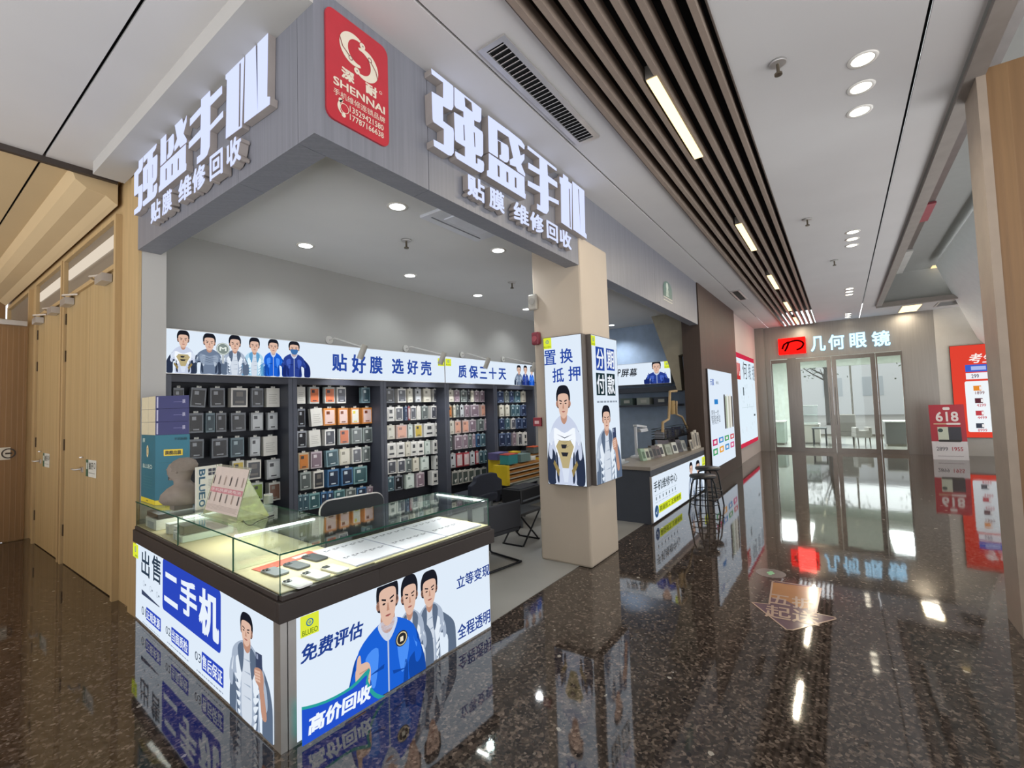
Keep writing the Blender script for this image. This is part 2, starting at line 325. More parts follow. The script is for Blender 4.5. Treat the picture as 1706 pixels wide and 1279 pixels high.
def person(B, A, Bq, style, parent, k0=3, M_=None, name='printed_figure'):
    """a generic printed person, waist up, in the rectangle A (top-left px) .. Bq (bottom-right px)"""
    M_ = M_ or film
    u0, v1 = B.uv(*A); u1, v0 = B.uv(*Bq); w = u1-u0; h = v1-v0; mb = MB()
    T = lambda pts: [(u0+x*w, v1-y*h) for x, y in pts]
    def P(pts, k, c, sm=4): B.poly(mb, T(smooth(pts, sm) if sm else pts), k0+k, M_(c))
    skin = '#d9b5a2'; sk2 = '#b98c78'; hair = '#1b1d26'
    st = style
    jac = {'silver': '#a4b1c4', 'blue': '#1c5fd0', 'armor': '#c4cde2', 'steel': '#6d7c93', 'navy': '#2a3f8c', 'teal': '#a9cfe6'}[st['c']]
    dk = {'silver': '#5b6a80', 'blue': '#1446a0', 'armor': '#2a3348', 'steel': '#333e52', 'navy': '#1a2a68', 'teal': '#5f9cc8'}[st['c']]
    lt = {'silver': '#dfe8f2', 'blue': '#4b8df0', 'armor': '#eef3fb', 'steel': '#b4c0d0', 'navy': '#4560b8', 'teal': '#e2f2fa'}[st['c']]
    cx = st.get('cx', .5); hh = st.get('hh', .30); hw = st.get('hw', .13)     # head centre, height, half-width
    ny = hh*.92
    # arms and torso
    P([(cx-.16, ny+.08), (cx-.36, ny+.15), (.06, ny+.30), (.0, .80), (.02, 1.0), (.22, 1.0), (.24, .75), (cx-.22, ny+.32)], 0, dk)
    P([(cx+.16, ny+.08), (cx+.36, ny+.15), (.94, ny+.30), (1.0, .80), (.98, 1.0), (.78, 1.0), (.76, .75), (cx+.22, ny+.32)], 0, dk)
    P([(cx-.10, ny), (cx-.34, ny+.12), (cx-.38, ny+.30), (cx-.26, .72), (cx-.27, 1.0), (cx, 1.0), (cx+.27, 1.0), (cx+.26, .72), (cx+.38, ny+.30), (cx+.34, ny+.12), (cx+.10, ny)], 1, jac)
    for sgn in (-1, 1):
        P([(cx+sgn*.30, ny+.16), (cx+sgn*.42, ny+.28), (cx+sgn*.44, .72), (cx+sgn*.36, .74), (cx+sgn*.33, .5)], 1, jac)
        P([(cx+sgn*.33, ny+.2), (cx+sgn*.37, ny+.3), (cx+sgn*.38, .6), (cx+sgn*.355, .6)], 2, lt)
        P([(cx+sgn*.12, ny+.17), (cx+sgn*.27, ny+.20), (cx+sgn*.23, ny+.38), (cx+sgn*.16, ny+.42)], 2, lt)
        P([(cx+sgn*.25, ny+.40), (cx+sgn*.24, .95), (cx+sgn*.18, .97), (cx+sgn*.21, .7)], 2, dk)
    if st['c'] in ('silver', 'teal'):
        P([(cx-.08, ny+.05), (cx-.13, .6), (cx-.11, 1.0), (cx+.09, 1.0), (cx+.11, .6), (cx+.08, ny+.05)], 2, '#cdd6e2')
        for q in range(4): P([(cx-.09, ny+.16+q*.11), (cx+.08, ny+.14+q*.11), (cx+.09, ny+.155+q*.11)], 3, '#9eabbd', 0)
        P([(cx-.10, ny+.02), (cx-.22, ny+.10), (cx-.12, ny+.30), (cx-.07, ny+.12)], 3, dk); P([(cx+.10, ny+.02), (cx+.22, ny+.10), (cx+.12, ny+.30), (cx+.07, ny+.12)], 3, dk)
        for q in range(5):
            P([(cx-.30+.02*q, .62+q*.075), (cx-.15, .60+q*.08), (cx-.19, .66+q*.075)], 3, lt); P([(cx+.30-.02*q, .60+q*.075), (cx+.15, .63+q*.08), (cx+.19, .68+q*.075)], 3, lt)
    if st['c'] in ('blue', 'navy'):
        P([(cx-.010, ny+.08), (cx-.008, 1.0), (cx+.008, 1.0), (cx+.010, ny+.08)], 3, '#b8c6da', 0)
        P([(cx-.11, ny), (cx-.09, ny+.08), (cx, ny+.15), (cx+.09, ny+.08), (cx+.11, ny)], 3, '#c8d2e4')
        P([(cx-.24, ny+.33), (cx-.05, ny+.30), (cx-.06, ny+.33)], 3, dk, 0); P([(cx+.24, ny+.42), (cx+.05, ny+.38), (cx+.06, ny+.41)], 3, dk, 0)
    if st['c'] == 'blue' and st.get('badge', 1):
        B.disc(mb, T([(cx+.17, ny+.18)])[0], .058*h, k0+4, M_('#2b2a2c')); B.ring(mb, T([(cx+.17, ny+.18)])[0], .042*h, .05*h, k0+5, M_('#d8c79a')); B.rect(mb, T([(cx+.15, ny+.20)])[0], T([(cx+.19, ny+.165)])[0], k0+5, M_('#e8dfc8'))
    if st['c'] in ('armor', 'steel'):
        P([(cx-.28, ny+.13), (cx, ny+.18), (cx+.28, ny+.13), (cx+.25, ny+.34), (cx, ny+.40), (cx-.25, ny+.34)], 2, lt if st['c'] == 'armor' else '#8493a9')
        for q in range(3): P([(cx-.22, ny+.19+.05*q), (cx, ny+.225+.05*q), (cx+.22, ny+.19+.05*q), (cx, ny+.235+.05*q)], 3, dk, 0)
        if st['c'] == 'armor':
            P([(cx-.24, .62), (cx-.16, .56), (cx+.16, .56), (cx+.24, .62), (cx+.14, .74), (cx+.08, .84), (cx-.08, .84), (cx-.14, .74)], 3, '#b5a67c', 0)
            P([(cx-.10, .60), (cx+.06, .60), (cx+.02, .64), (cx-.08, .64)], 4, '#2a2b33', 0); P([(cx-.11, .68), (cx+.09, .68), (cx+.05, .72), (cx-.07, .72)], 4, '#2a2b33', 0)
            P([(cx-.10, .84), (cx+.10, .84), (cx+.05, .98), (cx-.05, .98)], 3, '#d3dcec', 0)
            for sgn in (-1, 1):
                P([(cx+sgn*.16, .86), (cx+sgn*.30, .76), (cx+sgn*.33, .80), (cx+sgn*.19, .93)], 3, '#8e7c4e', 0); P([(cx+sgn*.28, ny+.12), (cx+sgn*.44, ny+.20), (cx+sgn*.42, ny+.30), (cx+sgn*.30, ny+.26)], 3, '#d3dcec', 0)
    # neck and head
    P([(cx-.07, ny-.08), (cx-.08, ny+.04), (cx, ny+.09), (cx+.08, ny+.04), (cx+.07, ny-.08)], 3, sk2)
    top = .0
    P([(cx-hw*1.05, hh*.55), (cx-hw*1.08, hh*.25), (cx-hw*.7, top+.01), (cx, top-.005), (cx+hw*.7, top+.01), (cx+hw*1.08, hh*.25), (cx+hw*1.05, hh*.55), (cx+hw*.8, hh*.7), (cx-hw*.8, hh*.7)], 4, hair)
    P([(cx-hw*.78, hh*.30), (cx-hw*.82, hh*.58), (cx-hw*.6, hh*.86), (cx-hw*.2, hh*1.0), (cx+hw*.2, hh*1.0), (cx+hw*.6, hh*.86), (cx+hw*.82, hh*.58), (cx+hw*.78, hh*.30), (cx, hh*.24)], 5, skin)
    for sgn in (-1, 1):
        B.disc(mb, T([(cx+sgn*hw*.9, hh*.56)])[0], .035*h, k0+4, M_(sk2), 12, .6)
        P([(cx+sgn*hw*.18, hh*.47), (cx+sgn*hw*.62, hh*.43), (cx+sgn*hw*.62, hh*.465), (cx+sgn*hw*.2, hh*.505)], 6, hair, 0)
        P([(cx+sgn*hw*.22, hh*.55), (cx+sgn*hw*.40, hh*.53), (cx+sgn*hw*.56, hh*.55), (cx+sgn*hw*.40, hh*.575)], 6, '#2b2326', 2)
    if st.get('mask'): P([(cx-hw*.72, hh*.62), (cx, hh*.60), (cx+hw*.72, hh*.62), (cx+hw*.55, hh*.9), (cx, hh*1.0), (cx-hw*.55, hh*.9)], 6, '#3f6fa8')
    else:
        P([(cx-hw*.04, hh*.55), (cx-hw*.14, hh*.71), (cx+hw*.14, hh*.71), (cx+hw*.04, hh*.55)], 6, sk2, 0)
        P([(cx-hw*.30, hh*.80), (cx, hh*.785), (cx+hw*.30, hh*.80), (cx, hh*.83)], 6, '#9a5a55', 2)
    if st.get('phone'):
        P([(cx+.22, .28), (cx+.36, .275), (cx+.37, .46), (cx+.23, .47)], 6, '#3b4560', 0); P([(cx+.24, .29), (cx+.28, .289), (cx+.283, .33), (cx+.243, .332)], 7, '#8f9ab5', 0)
        P([(cx+.20, .43), (cx+.34, .40), (cx+.40, .46), (cx+.40, .56), (cx+.46, .78), (cx+.36, .80), (cx+.30, .58), (cx+.22, .53)], 7, sk2)
        for q in range(4): P([(cx+.21, .435+.025*q), (cx+.33, .42+.025*q), (cx+.335, .438+.025*q), (cx+.215, .453+.025*q)], 8, skin, 0)
    if st.get('thumb'):
        P([(cx-.50, .99), (cx-.36, .68), (cx-.24, .70), (cx-.28, .85), (cx-.36, 1.0)], 6, sk2); P([(cx-.38, .56), (cx-.26, .55), (cx-.22, .62), (cx-.25, .74), (cx-.35, .74), (cx-.39, .66)], 7, skin)
        P([(cx-.38, .58), (cx-.37, .50), (cx-.34, .48), (cx-.33, .52), (cx-.33, .60)], 7, skin)
        for q in range(3): P([(cx-.35, .60+.035*q), (cx-.24, .595+.035*q), (cx-.24, .602+.035*q), (cx-.35, .608+.035*q)], 8, sk2, 0)
    return mb.build(name, None, parent)
def logo(B, A, Bq, parent, M_=None, word=True, k=4):
    """the small yellow brand mark with a ringed badge and its word"""
    M_ = M_ or film; mb = MB(); a = B.uv(*A); b = B.uv(*Bq); w = b[0]-a[0]; h = a[1]-b[1]
    B.rect(mb, (a[0], b[1]), (b[0], a[1]), k, M_('#d7e23c'))
    c = (a[0]+w/2, a[1]-h*.38); r = min(abs(w), h)*.2
    B.ring(mb, c, r*.7, r, k+1, M_('#2f6f9c')); B.rect(mb, (c[0]-r*.4, c[1]-r*.12), (c[0]+r*.4, c[1]+r*.12), k+1, M_('#2f6f9c')); B.rect(mb, (c[0]-r*.3, c[1]+r*.28), (c[0]+r*.3, c[1]+r*.42), k+1, M_('#2f6f9c')); B.rect(mb, (c[0]-r*.3, c[1]-r*.42), (c[0]+r*.3, c[1]-r*.28), k+1, M_('#2f6f9c'))
    if word: B.text(mb, 'BLUEO', (a[0]+w*.06, a[1]-h*.76), (a[0]+w*.94, a[1]-h*.9), k+1, M_('#5f7a1e'), .02)
    return mb.build('brand_mark', None, parent)
def greek(B, mb, A, Bq, rows, k, m_, fill=.45, dash=6):
    """rows of illegible small print as fine dashes"""
    a = B.uv(*A); b = B.uv(*Bq); H = (a[1]-b[1])/rows; Wd = (b[0]-a[0])
    for r in range(rows):
        x = 0; y = a[1]-H*r
        while x < .97:
            l = (.5+random.random())/dash*.8; e = min(1, x+l)
            B.rect(mb, (a[0]+Wd*x, y-H*fill), (a[0]+Wd*e, y), k, m_); x = e+.25/dash

# ================================================================ SETTING
ceil_m = mat('ceiling_paint', '#cbc8c6', .85, var=.02, scale=2)
warm_cream_m = mat('warm_lit_cream_paint', '#c6ae86', .8, var=.02, scale=2)  # warm light of the side corridor is put into this ceiling colour
wall_w = mat('white_wall_paint', '#b5b2ad', .8, var=.02, scale=2)
pill_m = mat('pillar_paint', '#b9ab9a', .7, var=.03, scale=2, bump=.05)
pink_m = mat('blush_wall_paint', '#c4b6b0', .7, var=.02, scale=2)
fas_m = stripes('grey_brushed_cladding', '#7e7f87', '#84858d', 'xy', .012, .45, bump=.08)
dark_m = mat('black_gap', '#0b0a0a', .9)
oak = stripes('oak_ribbed_panel', '#b3986b', '#bfa476', 'y', .045, .5)
oak_plain = mat('oak_trim', '#b79b6f', .5, var=.08, scale=3, stretch=(8, 8, .6))
oak_x = stripes('oak_ribbed_panel_far', '#8c6a42', '#967249', 'x', .05, .5)
taupe = stripes('taupe_ribbed_panel', '#4a3b33', '#513f37', 'x', .03, .6)
steel = mat('brushed_steel', '#8a837c', .22, .9, var=.1, scale=3, stretch=(20, 20, .5))
steel_d = mat('grey_metal_panel', '#98938c', .38, .6, var=.05, scale=3, stretch=(10, 10, .4))
alu = mat('satin_aluminium', '#c6c3c0', .35, .7)
black_p = mat('black_plastic', '#17171a', .4)
black_met = mat('black_metal', '#1c1d20', .35, .5)
TZ = terrazzo(); CZ = 3.56
struct('floor', MB().box(-2, 15.35, -3.2, 10.8, -.1, 0).box(14, 15.35, -8, -3.2, -.1, 0), TZ)
struct('floor', MB().box(1.45, 8.7, 2.07, 4.85, .0005, .004), mat('grey_shop_floor_tile', '#8b8984', .5, var=.05, scale=2))
# main ceiling: separate panels with shadow gaps, a vent slot and a raised bay on the right
c = MB()
c.box(-7, .73, 1.64, 4.92, CZ, CZ+.02); c.box(.748, 1.19, 1.64, 4.92, CZ, CZ+.02); c.box(-7, 15.3, 1.27, 1.622, CZ, CZ+.02)
c.box(1.19, 15.3, 1.64, 2.1, CZ, CZ+.02)
c.box(-7, 15.3, -.49, .45, CZ, CZ+.02); c.box(-7, 15.3, -.745, -.51, CZ, CZ+.02)
c.box(13.5, 15.3, -8, -.745, CZ, CZ+.02)
struct('ceiling', c, ceil_m)
struct('ceiling', MB().box(-7, 15.3, -.6, 2.1, 3.95, 4.0).box(-7, 1.3, 2.1, 11, 3.62, 3.66).box(1.3, 15.3, 2.1, 9, 3.62, 3.66), dark_m)  # black backing added above the panels to keep world light out of the gaps
struct('ceiling', MB().box(-7, .73, 4.96, 10.8, CZ, CZ+.02).box(.748, 1.25, 4.96, 10.8, CZ, CZ+.02), warm_cream_m)
struct('ceiling', MB().box(-7, 13.5, -.76, -.745, CZ, 4.25).box(13.49, 13.505, -8, -.745, CZ, 4.25).box(-7, 13.5, -8, -.745, 4.25, 4.3), mat('raised_bay_paint', '#a9aaa6', .8, var=.02))
struct('trim_1', MB().box(13.38, 13.49, -8, -.76, 3.50, 3.60).box(-7, 13.49, -.86, -.76, 3.52, 3.585), mat('bay_edge_trim', '#8d857e', .6))
# slatted strip
for j in range(8):
    y = 1.215-j*.103
    struct('trim_2', MB().box(-7, 15.28, y, y+.034, CZ-.035, CZ+.06), mat('taupe_slat', '#8f7f72', .6, var=.05))
struct('trim_3', MB().box(-7, 15.28, 1.255, 1.27, CZ-.01, CZ+.4).box(-7, 15.28, .45, .458, CZ-.01, CZ+.4), mat('slat_edge', '#5b4f47', .6))
# bulkhead over the side fascia and the cornice of the corridor
struct('trim_4', MB().box(.99, 1.19, 1.95, 4.75, 3.46, CZ), wall_w)
pts = [(1.2, 3.34), (1.17, 3.36), (1.12, 3.40), (1.0, 3.42), (.93, 3.47), (.90, CZ), (1.2, CZ)]
struct('trim_5', MB().prism([[(x, 4.97, z) for x, z in pts]], (0, 5.6, 0)), warm_cream_m)
struct('trim_6', MB().box(-7, 1.19, 4.92, 4.96, CZ-.045, CZ+.02), mat('dark_smoke_curtain_rail', '#3d342e', .5))
# fascia of the shop: clad boards with joints
f = MB()
for a, b in ((1.19, 1.93), (1.934, 3.9), (3.904, 6.1), (6.104, 8.32)): f.box(a, b, 1.95, 2.09, 2.82, CZ)
struct('wall_fascia_front', f, fas_m)
f = MB()
for a, b in ((2.094, 2.72), (2.724, 4.41)): f.box(1.19, 1.34, a, b, 2.82, CZ)
struct('wall_fascia_side', f, fas_m)
struct('ceiling', MB().box(1.3, 9.3, 2.05, 4.9, 3.1, 3.12), mat('shop_ceiling_paint', '#dcdcdc', .8, var=.02, scale=2))
struct('wall_pier', MB().box(1.222, 1.385, 4.43, 4.60, 0, 3.12).box(1.3, 1.385, 4.60, 4.85, 0, 3.12), wall_w)
struct('wall_back', MB().box(1.385, 9.3, 4.85, 4.9, 0, 3.12), wall_w)
struct('wall_back_upper', MB().box(1.385, 9.3, 4.62, 4.85, 1.95, 3.12), mat('grey_upper_wall_paint', '#999894', .8, var=.02, scale=2))
struct('wall_right_of_shop', MB().box(9.25, 9.3, 2.2, 4.85, 0, 3.12), mat('slate_wall_paint', '#a9bdd6', .7))
struct('wall_timber', MB().box(8.325, 11.64, 1.93, 2.23, 0, CZ), taupe)
struct('wall_blush', MB().box(11.64, 15.2, 1.98, 2.2, 0, CZ), pink_m)
struct('wall_pillar', MB().box(3.87, 4.5, 1.935, 2.48, 0, 3.1), pill_m, .02)
# slanting bulkhead inside the repair bay
sl = mat('slant_bulkhead_paint', '#a39c8a', .7)
q = [onx(x, y, 8.45) for x, y in ((1077, 505), (1142, 535), (1142, 588), (1130, 592), (1136, 650), (1128, 650), (1108, 590))]
struct('trim_7', MB().prism([q], (.25, 0, 0)), sl)
# door wall of the side corridor
struct('wall_doors', MB().box(1.2, 1.22, 4.43, 4.62, 0, CZ).box(1.235, 1.29, 4.6, 10.7, 0, CZ), oak_plain)
struct('wall_far', MB().box(-7, 1.2, 10.6, 10.7, 0, CZ), oak_x)
# end wall
EX = 15.2
def eY(px, py=650): return onx(px, py, EX).y
e = MB().box(EX, EX+.15, -1.95, 2.0, 2.62, CZ); e.box(EX, EX+.15, eY(1286, 650), 2.0, 0, 2.62); e.box(EX, EX+.15, -1.95, eY(1506, 650), 0, 2.62); e.box(EX-.12, EX, 1.75, 1.98, 0, CZ)
struct('wall_end', e, steel_d)
struct('wall_end_right', MB().box(EX, EX+.15, -8, -1.95, 0, CZ), mat('off_white_wall', '#bcb7ae', .8, var=.02))
# right corner pillar clad in oak
struct('wall_oak_pillar', MB().box(4.1, 4.4, -2.6, -.83, 0, CZ), stripes('oak_pillar_panel', '#85633f', '#8b6944', 'y', .06, .45, bump=.15))
struct('trim_8', MB().box(4.095, 4.42, -.86, -.815, 0, CZ), mat('pillar_corner_trim', '#9a8a7a', .5))
# sloping soffit on the right
A0 = onz(1558, 440, 4.1); A1 = Vector((3.0, A0.y, 4.1))
g = onp(1655, 610, A0, Vector((0, .80, -.60)))
dv = (g-A0)
struct('wall_sloping_soffit', MB().obox(A0, A1-A0, dv*.86, (0, -.1, .12)), mat('sloping_soffit_paint', '#f6faf8', .8, var=.02))

# ================================================================ DOORS of the side corridor
def dY(px, py=750): return onx(px, py, 1.2).y
white_lab = '#d9dad2'
def closer(x, y, z, parent, d=1):
    mb = MB().box(x-.07, x, y, y+.22*d, z-.10, z-.03); mb.obox((x-.03, y+.1*d, z-.03), (-.07, .16*d, 0), (.0, .025, 0), (0, 0, .015)); mb.obox((x-.10, y+.26*d, z-.03), (.09, .14*d, 0), (0, .025, 0), (0, 0, .015))
    return mb.build('door_closer', alu, parent)
def door(n, y0, y1, mid, label):
    z1 = 2.8; d = bpy.data.objects.new(n, None); COL.objects.link(d); d.location = (1.2, y0, 0); d['kind'] = 'structure'; d['label'] = label
    MB().box(1.215, 1.245, y0+.01, mid-.003, .01, z1).build('door_leaf', oak, d); MB().box(1.215, 1.245, mid+.003, y1-.01, .01, z1).build('door_leaf', oak, d)
    fr = MB().box(1.19, 1.26, y0-.05, y0, 0, 3.27).box(1.19, 1.26, y1, y1+.05, 0, 3.27).box(1.19, 1.26, y0, y1, 3.23, 3.27).box(1.19, 1.26, y0, y1, z1, z1+.04); fr.build('door_frame', oak_plain, d)
    MB().box(1.225, 1.23, y0, y1, z1+.04, 3.23).build('transom_pane', glass('transom_glass', '#8f8374', 1.6, .02, .75), d)
    MB().box(1.214, 1.2245, y0+.06, y1-.06, 3.02, 3.13).build('transom_reflection', emi('transom_reflection_glow', '#f3e4d0', .85), d)  # glowing strip stands in for the cove light reflected in the transom
    hy = mid+.05; mb = MB().box(1.205, 1.215, hy-.02, hy+.02, 1.0, 1.05); mb.tube([(1.2, hy, 1.03), (1.16, hy, 1.03), (1.16, hy+.12, 1.03)], .009); mb.lathe([(.018, 0), (.018, .01)], 1.205, hy, 1.14); mb.build('door_handle', alu, d)
    hg = MB()
    for z in (.35, 1.25, 2.2, 2.6):
        for y in (y0+.012, y1-.012): hg.box(1.205, 1.216, y-.008, y+.008, z-.06, z+.06)
    hg.build('hinge', mat('dark_bronze', '#4a3c2d', .4, .6), d)
    closer(1.21, y0+.12, z1+.01, d); closer(1.21, y1-.12, z1+.01, d, -1)
    B = Board((1.213, mid-.22, 1.05), (0, -1, 0), (-1, 0, 0)); mb = MB()
    B.rect(mb, (-.14, -.08), (.20, .08), 0, flat(white_lab)); B.rect(mb, (-.14, -.08), (-.06, .08), 1, flat('#2f5f4a')); B.rect(mb, (-.12, -.01), (-.08, .05), 2, flat('#d9dad2'))
    B.text(mb, '推', (-.035, .055), (.025, -.01), 1, flat('#3c4440')); B.text(mb, '开', (.04, .055), (.10, -.01), 1, flat('#3c4440')); greek(B, mb, (0, 0), (0, 0), 0, 1, flat('#3c4440')) if 0 else None
    B.rect(mb, (-.035, -.045), (.16, -.04), 1, flat('#6b716c')); B.ring(mb, (.15, .03), .02, .028, 1, flat('#3c4440')); mb.build('door_notice', None, d)
    return d
Ya = dY(188); Ym = dY(137); Yb = dY(104)
door('door_1', Ya, Yb, Ym, 'oak double door nearest the shop with a green and white notice')
door('door_2', dY(98), dY(57), dY(67), 'oak double door further along the corridor')
y0 = 8.74; d5 = bpy.data.objects.new('door_5', None); COL.objects.link(d5); d5.location = (1.2, y0, 0); d5['kind'] = 'structure'; d5['label'] = 'oak door leaf standing open across the corridor at the left edge'
MB().box(.22, 1.18, 8.66, 8.70, .01, 2.8).build('door_leaf', oak_x, d5); MB().box(1.19, 1.26, y0-.05, y0, 0, 3.27).box(1.19, 1.26, 10.3, 10.36, 0, 3.27).box(1.19, 1.26, y0, 10.3, 3.23, 3.27).box(1.19, 1.26, y0, 10.3, 2.8, 2.84).build('door_frame', oak_plain, d5)
MB().box(1.225, 1.23, y0, 10.3, 2.84, 3.23).build('transom_pane', glass('transom_glass', '#8f8374', 1.6, .02, .75), d5); MB().obox((1.17, 8.655, 2.76), (-.25, 0, 0), (0, -.05, 0), (0, 0, .06)).obox((.93, 8.62, 2.82), (.24, .1, 0), (0, .02, 0), (0, 0, .012)).build('door_closer', alu, d5)
mb = MB(); B = Board((.0, 8.655, 1.2), (1, 0, 0), (0, -1, 0)); a = B.uv(-20, 747); b_ = B.uv(17, 765)
nt = thing('wall_notice', 'small white notice with a round symbol on the open oak door leaf', 'notice', (B.at(*a)))
B.rect(mb, (a[0], b_[1]), (b_[0], a[1]), 1, flat('#d8d2c4')); mb.build('plate', None, nt)
mb = MB(); B.ring(mb, ((a[0]+b_[0])/2+.08, (a[1]+b_[1])/2), .05, .065, 2, flat('#3b332c')); B.rect(mb, ((a[0]+b_[0])/2+.05, (a[1]+b_[1])/2-.01), ((a[0]+b_[0])/2+.11, (a[1]+b_[1])/2+.01), 2, flat('#3b332c')); mb.build('symbol', None, nt)

# ================================================================ LIGHTS in their fittings
def lamp(name, kind, loc, energy, color, size=.1, sizey=None, rot=(0, 0, 0), spot=1.9, blend=.6, parent=None):
    L = bpy.data.lights.new(name, kind); L.energy = energy; L.color = color
    if kind == 'AREA':
        L.size = size
        if sizey: L.shape = 'RECTANGLE'; L.size_y = sizey
    elif kind == 'SPOT': L.spot_size = spot; L.spot_blend = blend; L.shadow_soft_size = size
    else: L.shadow_soft_size = size
    o = bpy.data.objects.new(name, L); COL.objects.link(o); o.rotation_euler = rot
    if parent is not None: o.parent = parent; o.location = Vector(loc)-root_loc(parent)
    else: o.location = loc
    return o
dl_e = emi('downlight_glow', '#fff4dc', 9); dl_w = emi('shop_downlight_glow', '#f6fbff', 10)
ordn = ['nearest', 'second', 'third', 'fourth', 'fifth', 'sixth', 'seventh', 'eighth', 'ninth']
def downlight(x, y, z, label, group, em, rr=.055, power=18, col=(1, .95, .87)):
    t = thing('recessed_downlight', label, 'ceiling light', (x, y, z), group)
    MB().lathe([(rr, -.004), (rr+.018, -.006), (rr+.022, 0), (rr, 0)], x, y, z, cap=False).build('trim_ring', flat('#e6e2da'), t)
    MB().lathe([(.001, -.003), (rr, -.003), (rr, -.001), (.001, -.001)], x, y, z).build('lens', em, t)
    lamp('lamp', 'SPOT', (x, y, z-.012), power, col, .05, spot=2.3, blend=.8, parent=t)
tri = ['front', 'middle', 'rear']
for gi, gx in enumerate((-.1, 3.50, 7.15, 10.9, 14.2)):
    if gi == 0: continue
    for k in range(3):
        downlight(gx+.315*k, -.21-.01*gi, CZ, '%s round downlight of the %s group of three on the corridor ceiling' % (tri[k], ['', 'nearest', 'second', 'third', 'farthest'][gi]), 'corridor downlights', dl_e, .058, 16)
for i, (px, py, wh) in enumerate(((662, 344, 'nearest the red sign corner'), (509, 409, 'furthest left, above the counter'), (830, 417, 'beside the pale ceiling panel, in front row'), (683, 459, 'in the middle of the back row'), (796, 492, 'in the back row left of the sprinkler disc'), (877, 515, 'closest to the pillar'))):
    p_ = onz(px, py, 3.1); downlight(p_.x, p_.y, 3.1, 'round downlight in the grey shop ceiling, '+wh, 'shop ceiling downlights', dl_w, .06, 38, (.93, .97, 1))
p_ = onz(1049, 551, 3.1); downlight(p_.x-1.0, p_.y, 3.1, 'single round downlight over the repair counter bay', 'shop ceiling downlights', dl_w, .06, 80, (.9, .95, 1))
yl = emi('warm_strip_glow', '#ffe0a0', 2.6)
for i, x in enumerate((-.1, 2.80, 5.79, 8.55, 11.2, 13.5)):
    if i == 0: continue
    t = thing('linear_strip_light', '%s warm linear lamp between the ceiling slats' % ordn[i-1], 'ceiling light', (x, .855, CZ), 'strip lamps in the slatted ceiling')
    MB().box(x, x+1.17, .822, .888, CZ-.042, CZ-.036).build('diffuser', yl, t); MB().box(x-.01, x+1.18, .818, .892, CZ-.036, CZ+.05).build('housing', steel_d, t)
    lamp('lamp', 'AREA', (x+.58, .855, CZ-.05), 20, (1, .88, .68), 1.1, .06, parent=t)
a = onz(1516, 516, CZ); b_ = onz(1488, 537, CZ)
t = thing('ceiling_panel_light', 'glowing rectangular panel light on the ceiling before the optician', 'ceiling light', (14.6, -1.4, CZ))
MB().box(14.0, 15.0, -1.62, -1.28, CZ-.012, CZ).build('diffuser', yl, t); MB().box(13.98, 15.02, -1.64, -1.26, CZ-.008, CZ+.03).build('frame', alu, t)
lamp('lamp', 'AREA', (14.5, -1.45, CZ-.03), 14, (1, .9, .75), .9, .3, parent=t)
p0 = onz(1542, 468, 4.22); p1 = onz(1558, 444, 4.22)
t = thing('linear_strip_light', 'short warm strip lamp in the raised ceiling bay at right', 'ceiling light', p0)
MB().box(min(p0.x, p1.x), max(p0.x, p1.x), p0.y-.06, p0.y+.06, 4.235, 4.25).build('diffuser', emi('amber_strip_glow', '#ffe2a8', 1.3), t)
t = thing('ceiling_track', 'long metal light track in the raised ceiling bay', 'ceiling track', (6, -1.1, 4.2))
MB().box(2.5, 13.2, -1.22, -1.12, 4.2, 4.25).build('rail', mat('grey_track', '#77706c', .4, .5), t)
p0 = onz(1507, 452, 4.19); p1 = onz(1522, 415, 4.19); MB().box(min(p0.x, p1.x), max(p0.x, p1.x), -1.24, -1.10, 4.16, 4.2).build('bright_reflector', mat('pale_reflector', '#e4e2dd', .3), t)
p0 = onz(1549, 365, 4.19); p1 = onz(1562, 335, 4.19); MB().box(min(p0.x, p1.x), max(p0.x, p1.x), -1.235, -1.105, 4.17, 4.2).build('red_reflection', mat('painted_red_reflection', '#a5505a', .4), t)  # a red reflection, put in as a coloured piece on the rail
# vents, sprinklers, ceiling panel
def grille(name, x0, x1, y0, y1, z, n, label, along='y'):
    t = thing(name, label, 'vent', ((x0+x1)/2, (y0+y1)/2, z)); w = .035
    MB().box(x0, x1, y0, y0+w, z-.012, z).box(x0, x1, y1-w, y1, z-.012, z).box(x0, x0+w, y0+w, y1-w, z-.012, z).box(x1-w, x1, y0+w, y1-w, z-.012, z).build('frame', alu, t)
    mb = MB().box(x0+w, x1-w, y0+w, y1-w, z-.001, z)
    mb.build('backing', dark_m, t); mb = MB()
    for i in range(n):
        x = x0+w+(x1-x0-2*w)*(i+.5)/n; mb.obox((x-.008, y0+w, z-.011), (.014, 0, .008), (0, y1-y0-2*w, 0), (.001, 0, -.002))
    mb.build('louvre', alu, t)
grille('air_vent', 1.99, 3.22, 1.40, 1.59, CZ, 30, 'large white louvred air vent in the ceiling above the front sign')
grille('air_vent', 9.45, 10.45, 1.44, 1.62, CZ, 18, 'small air vent in the ceiling above the timber wall')
grille('air_vent', 14.0, 14.7, -2.6, -1.9, CZ, 14, 'grey air vent beside the ceiling panel light')
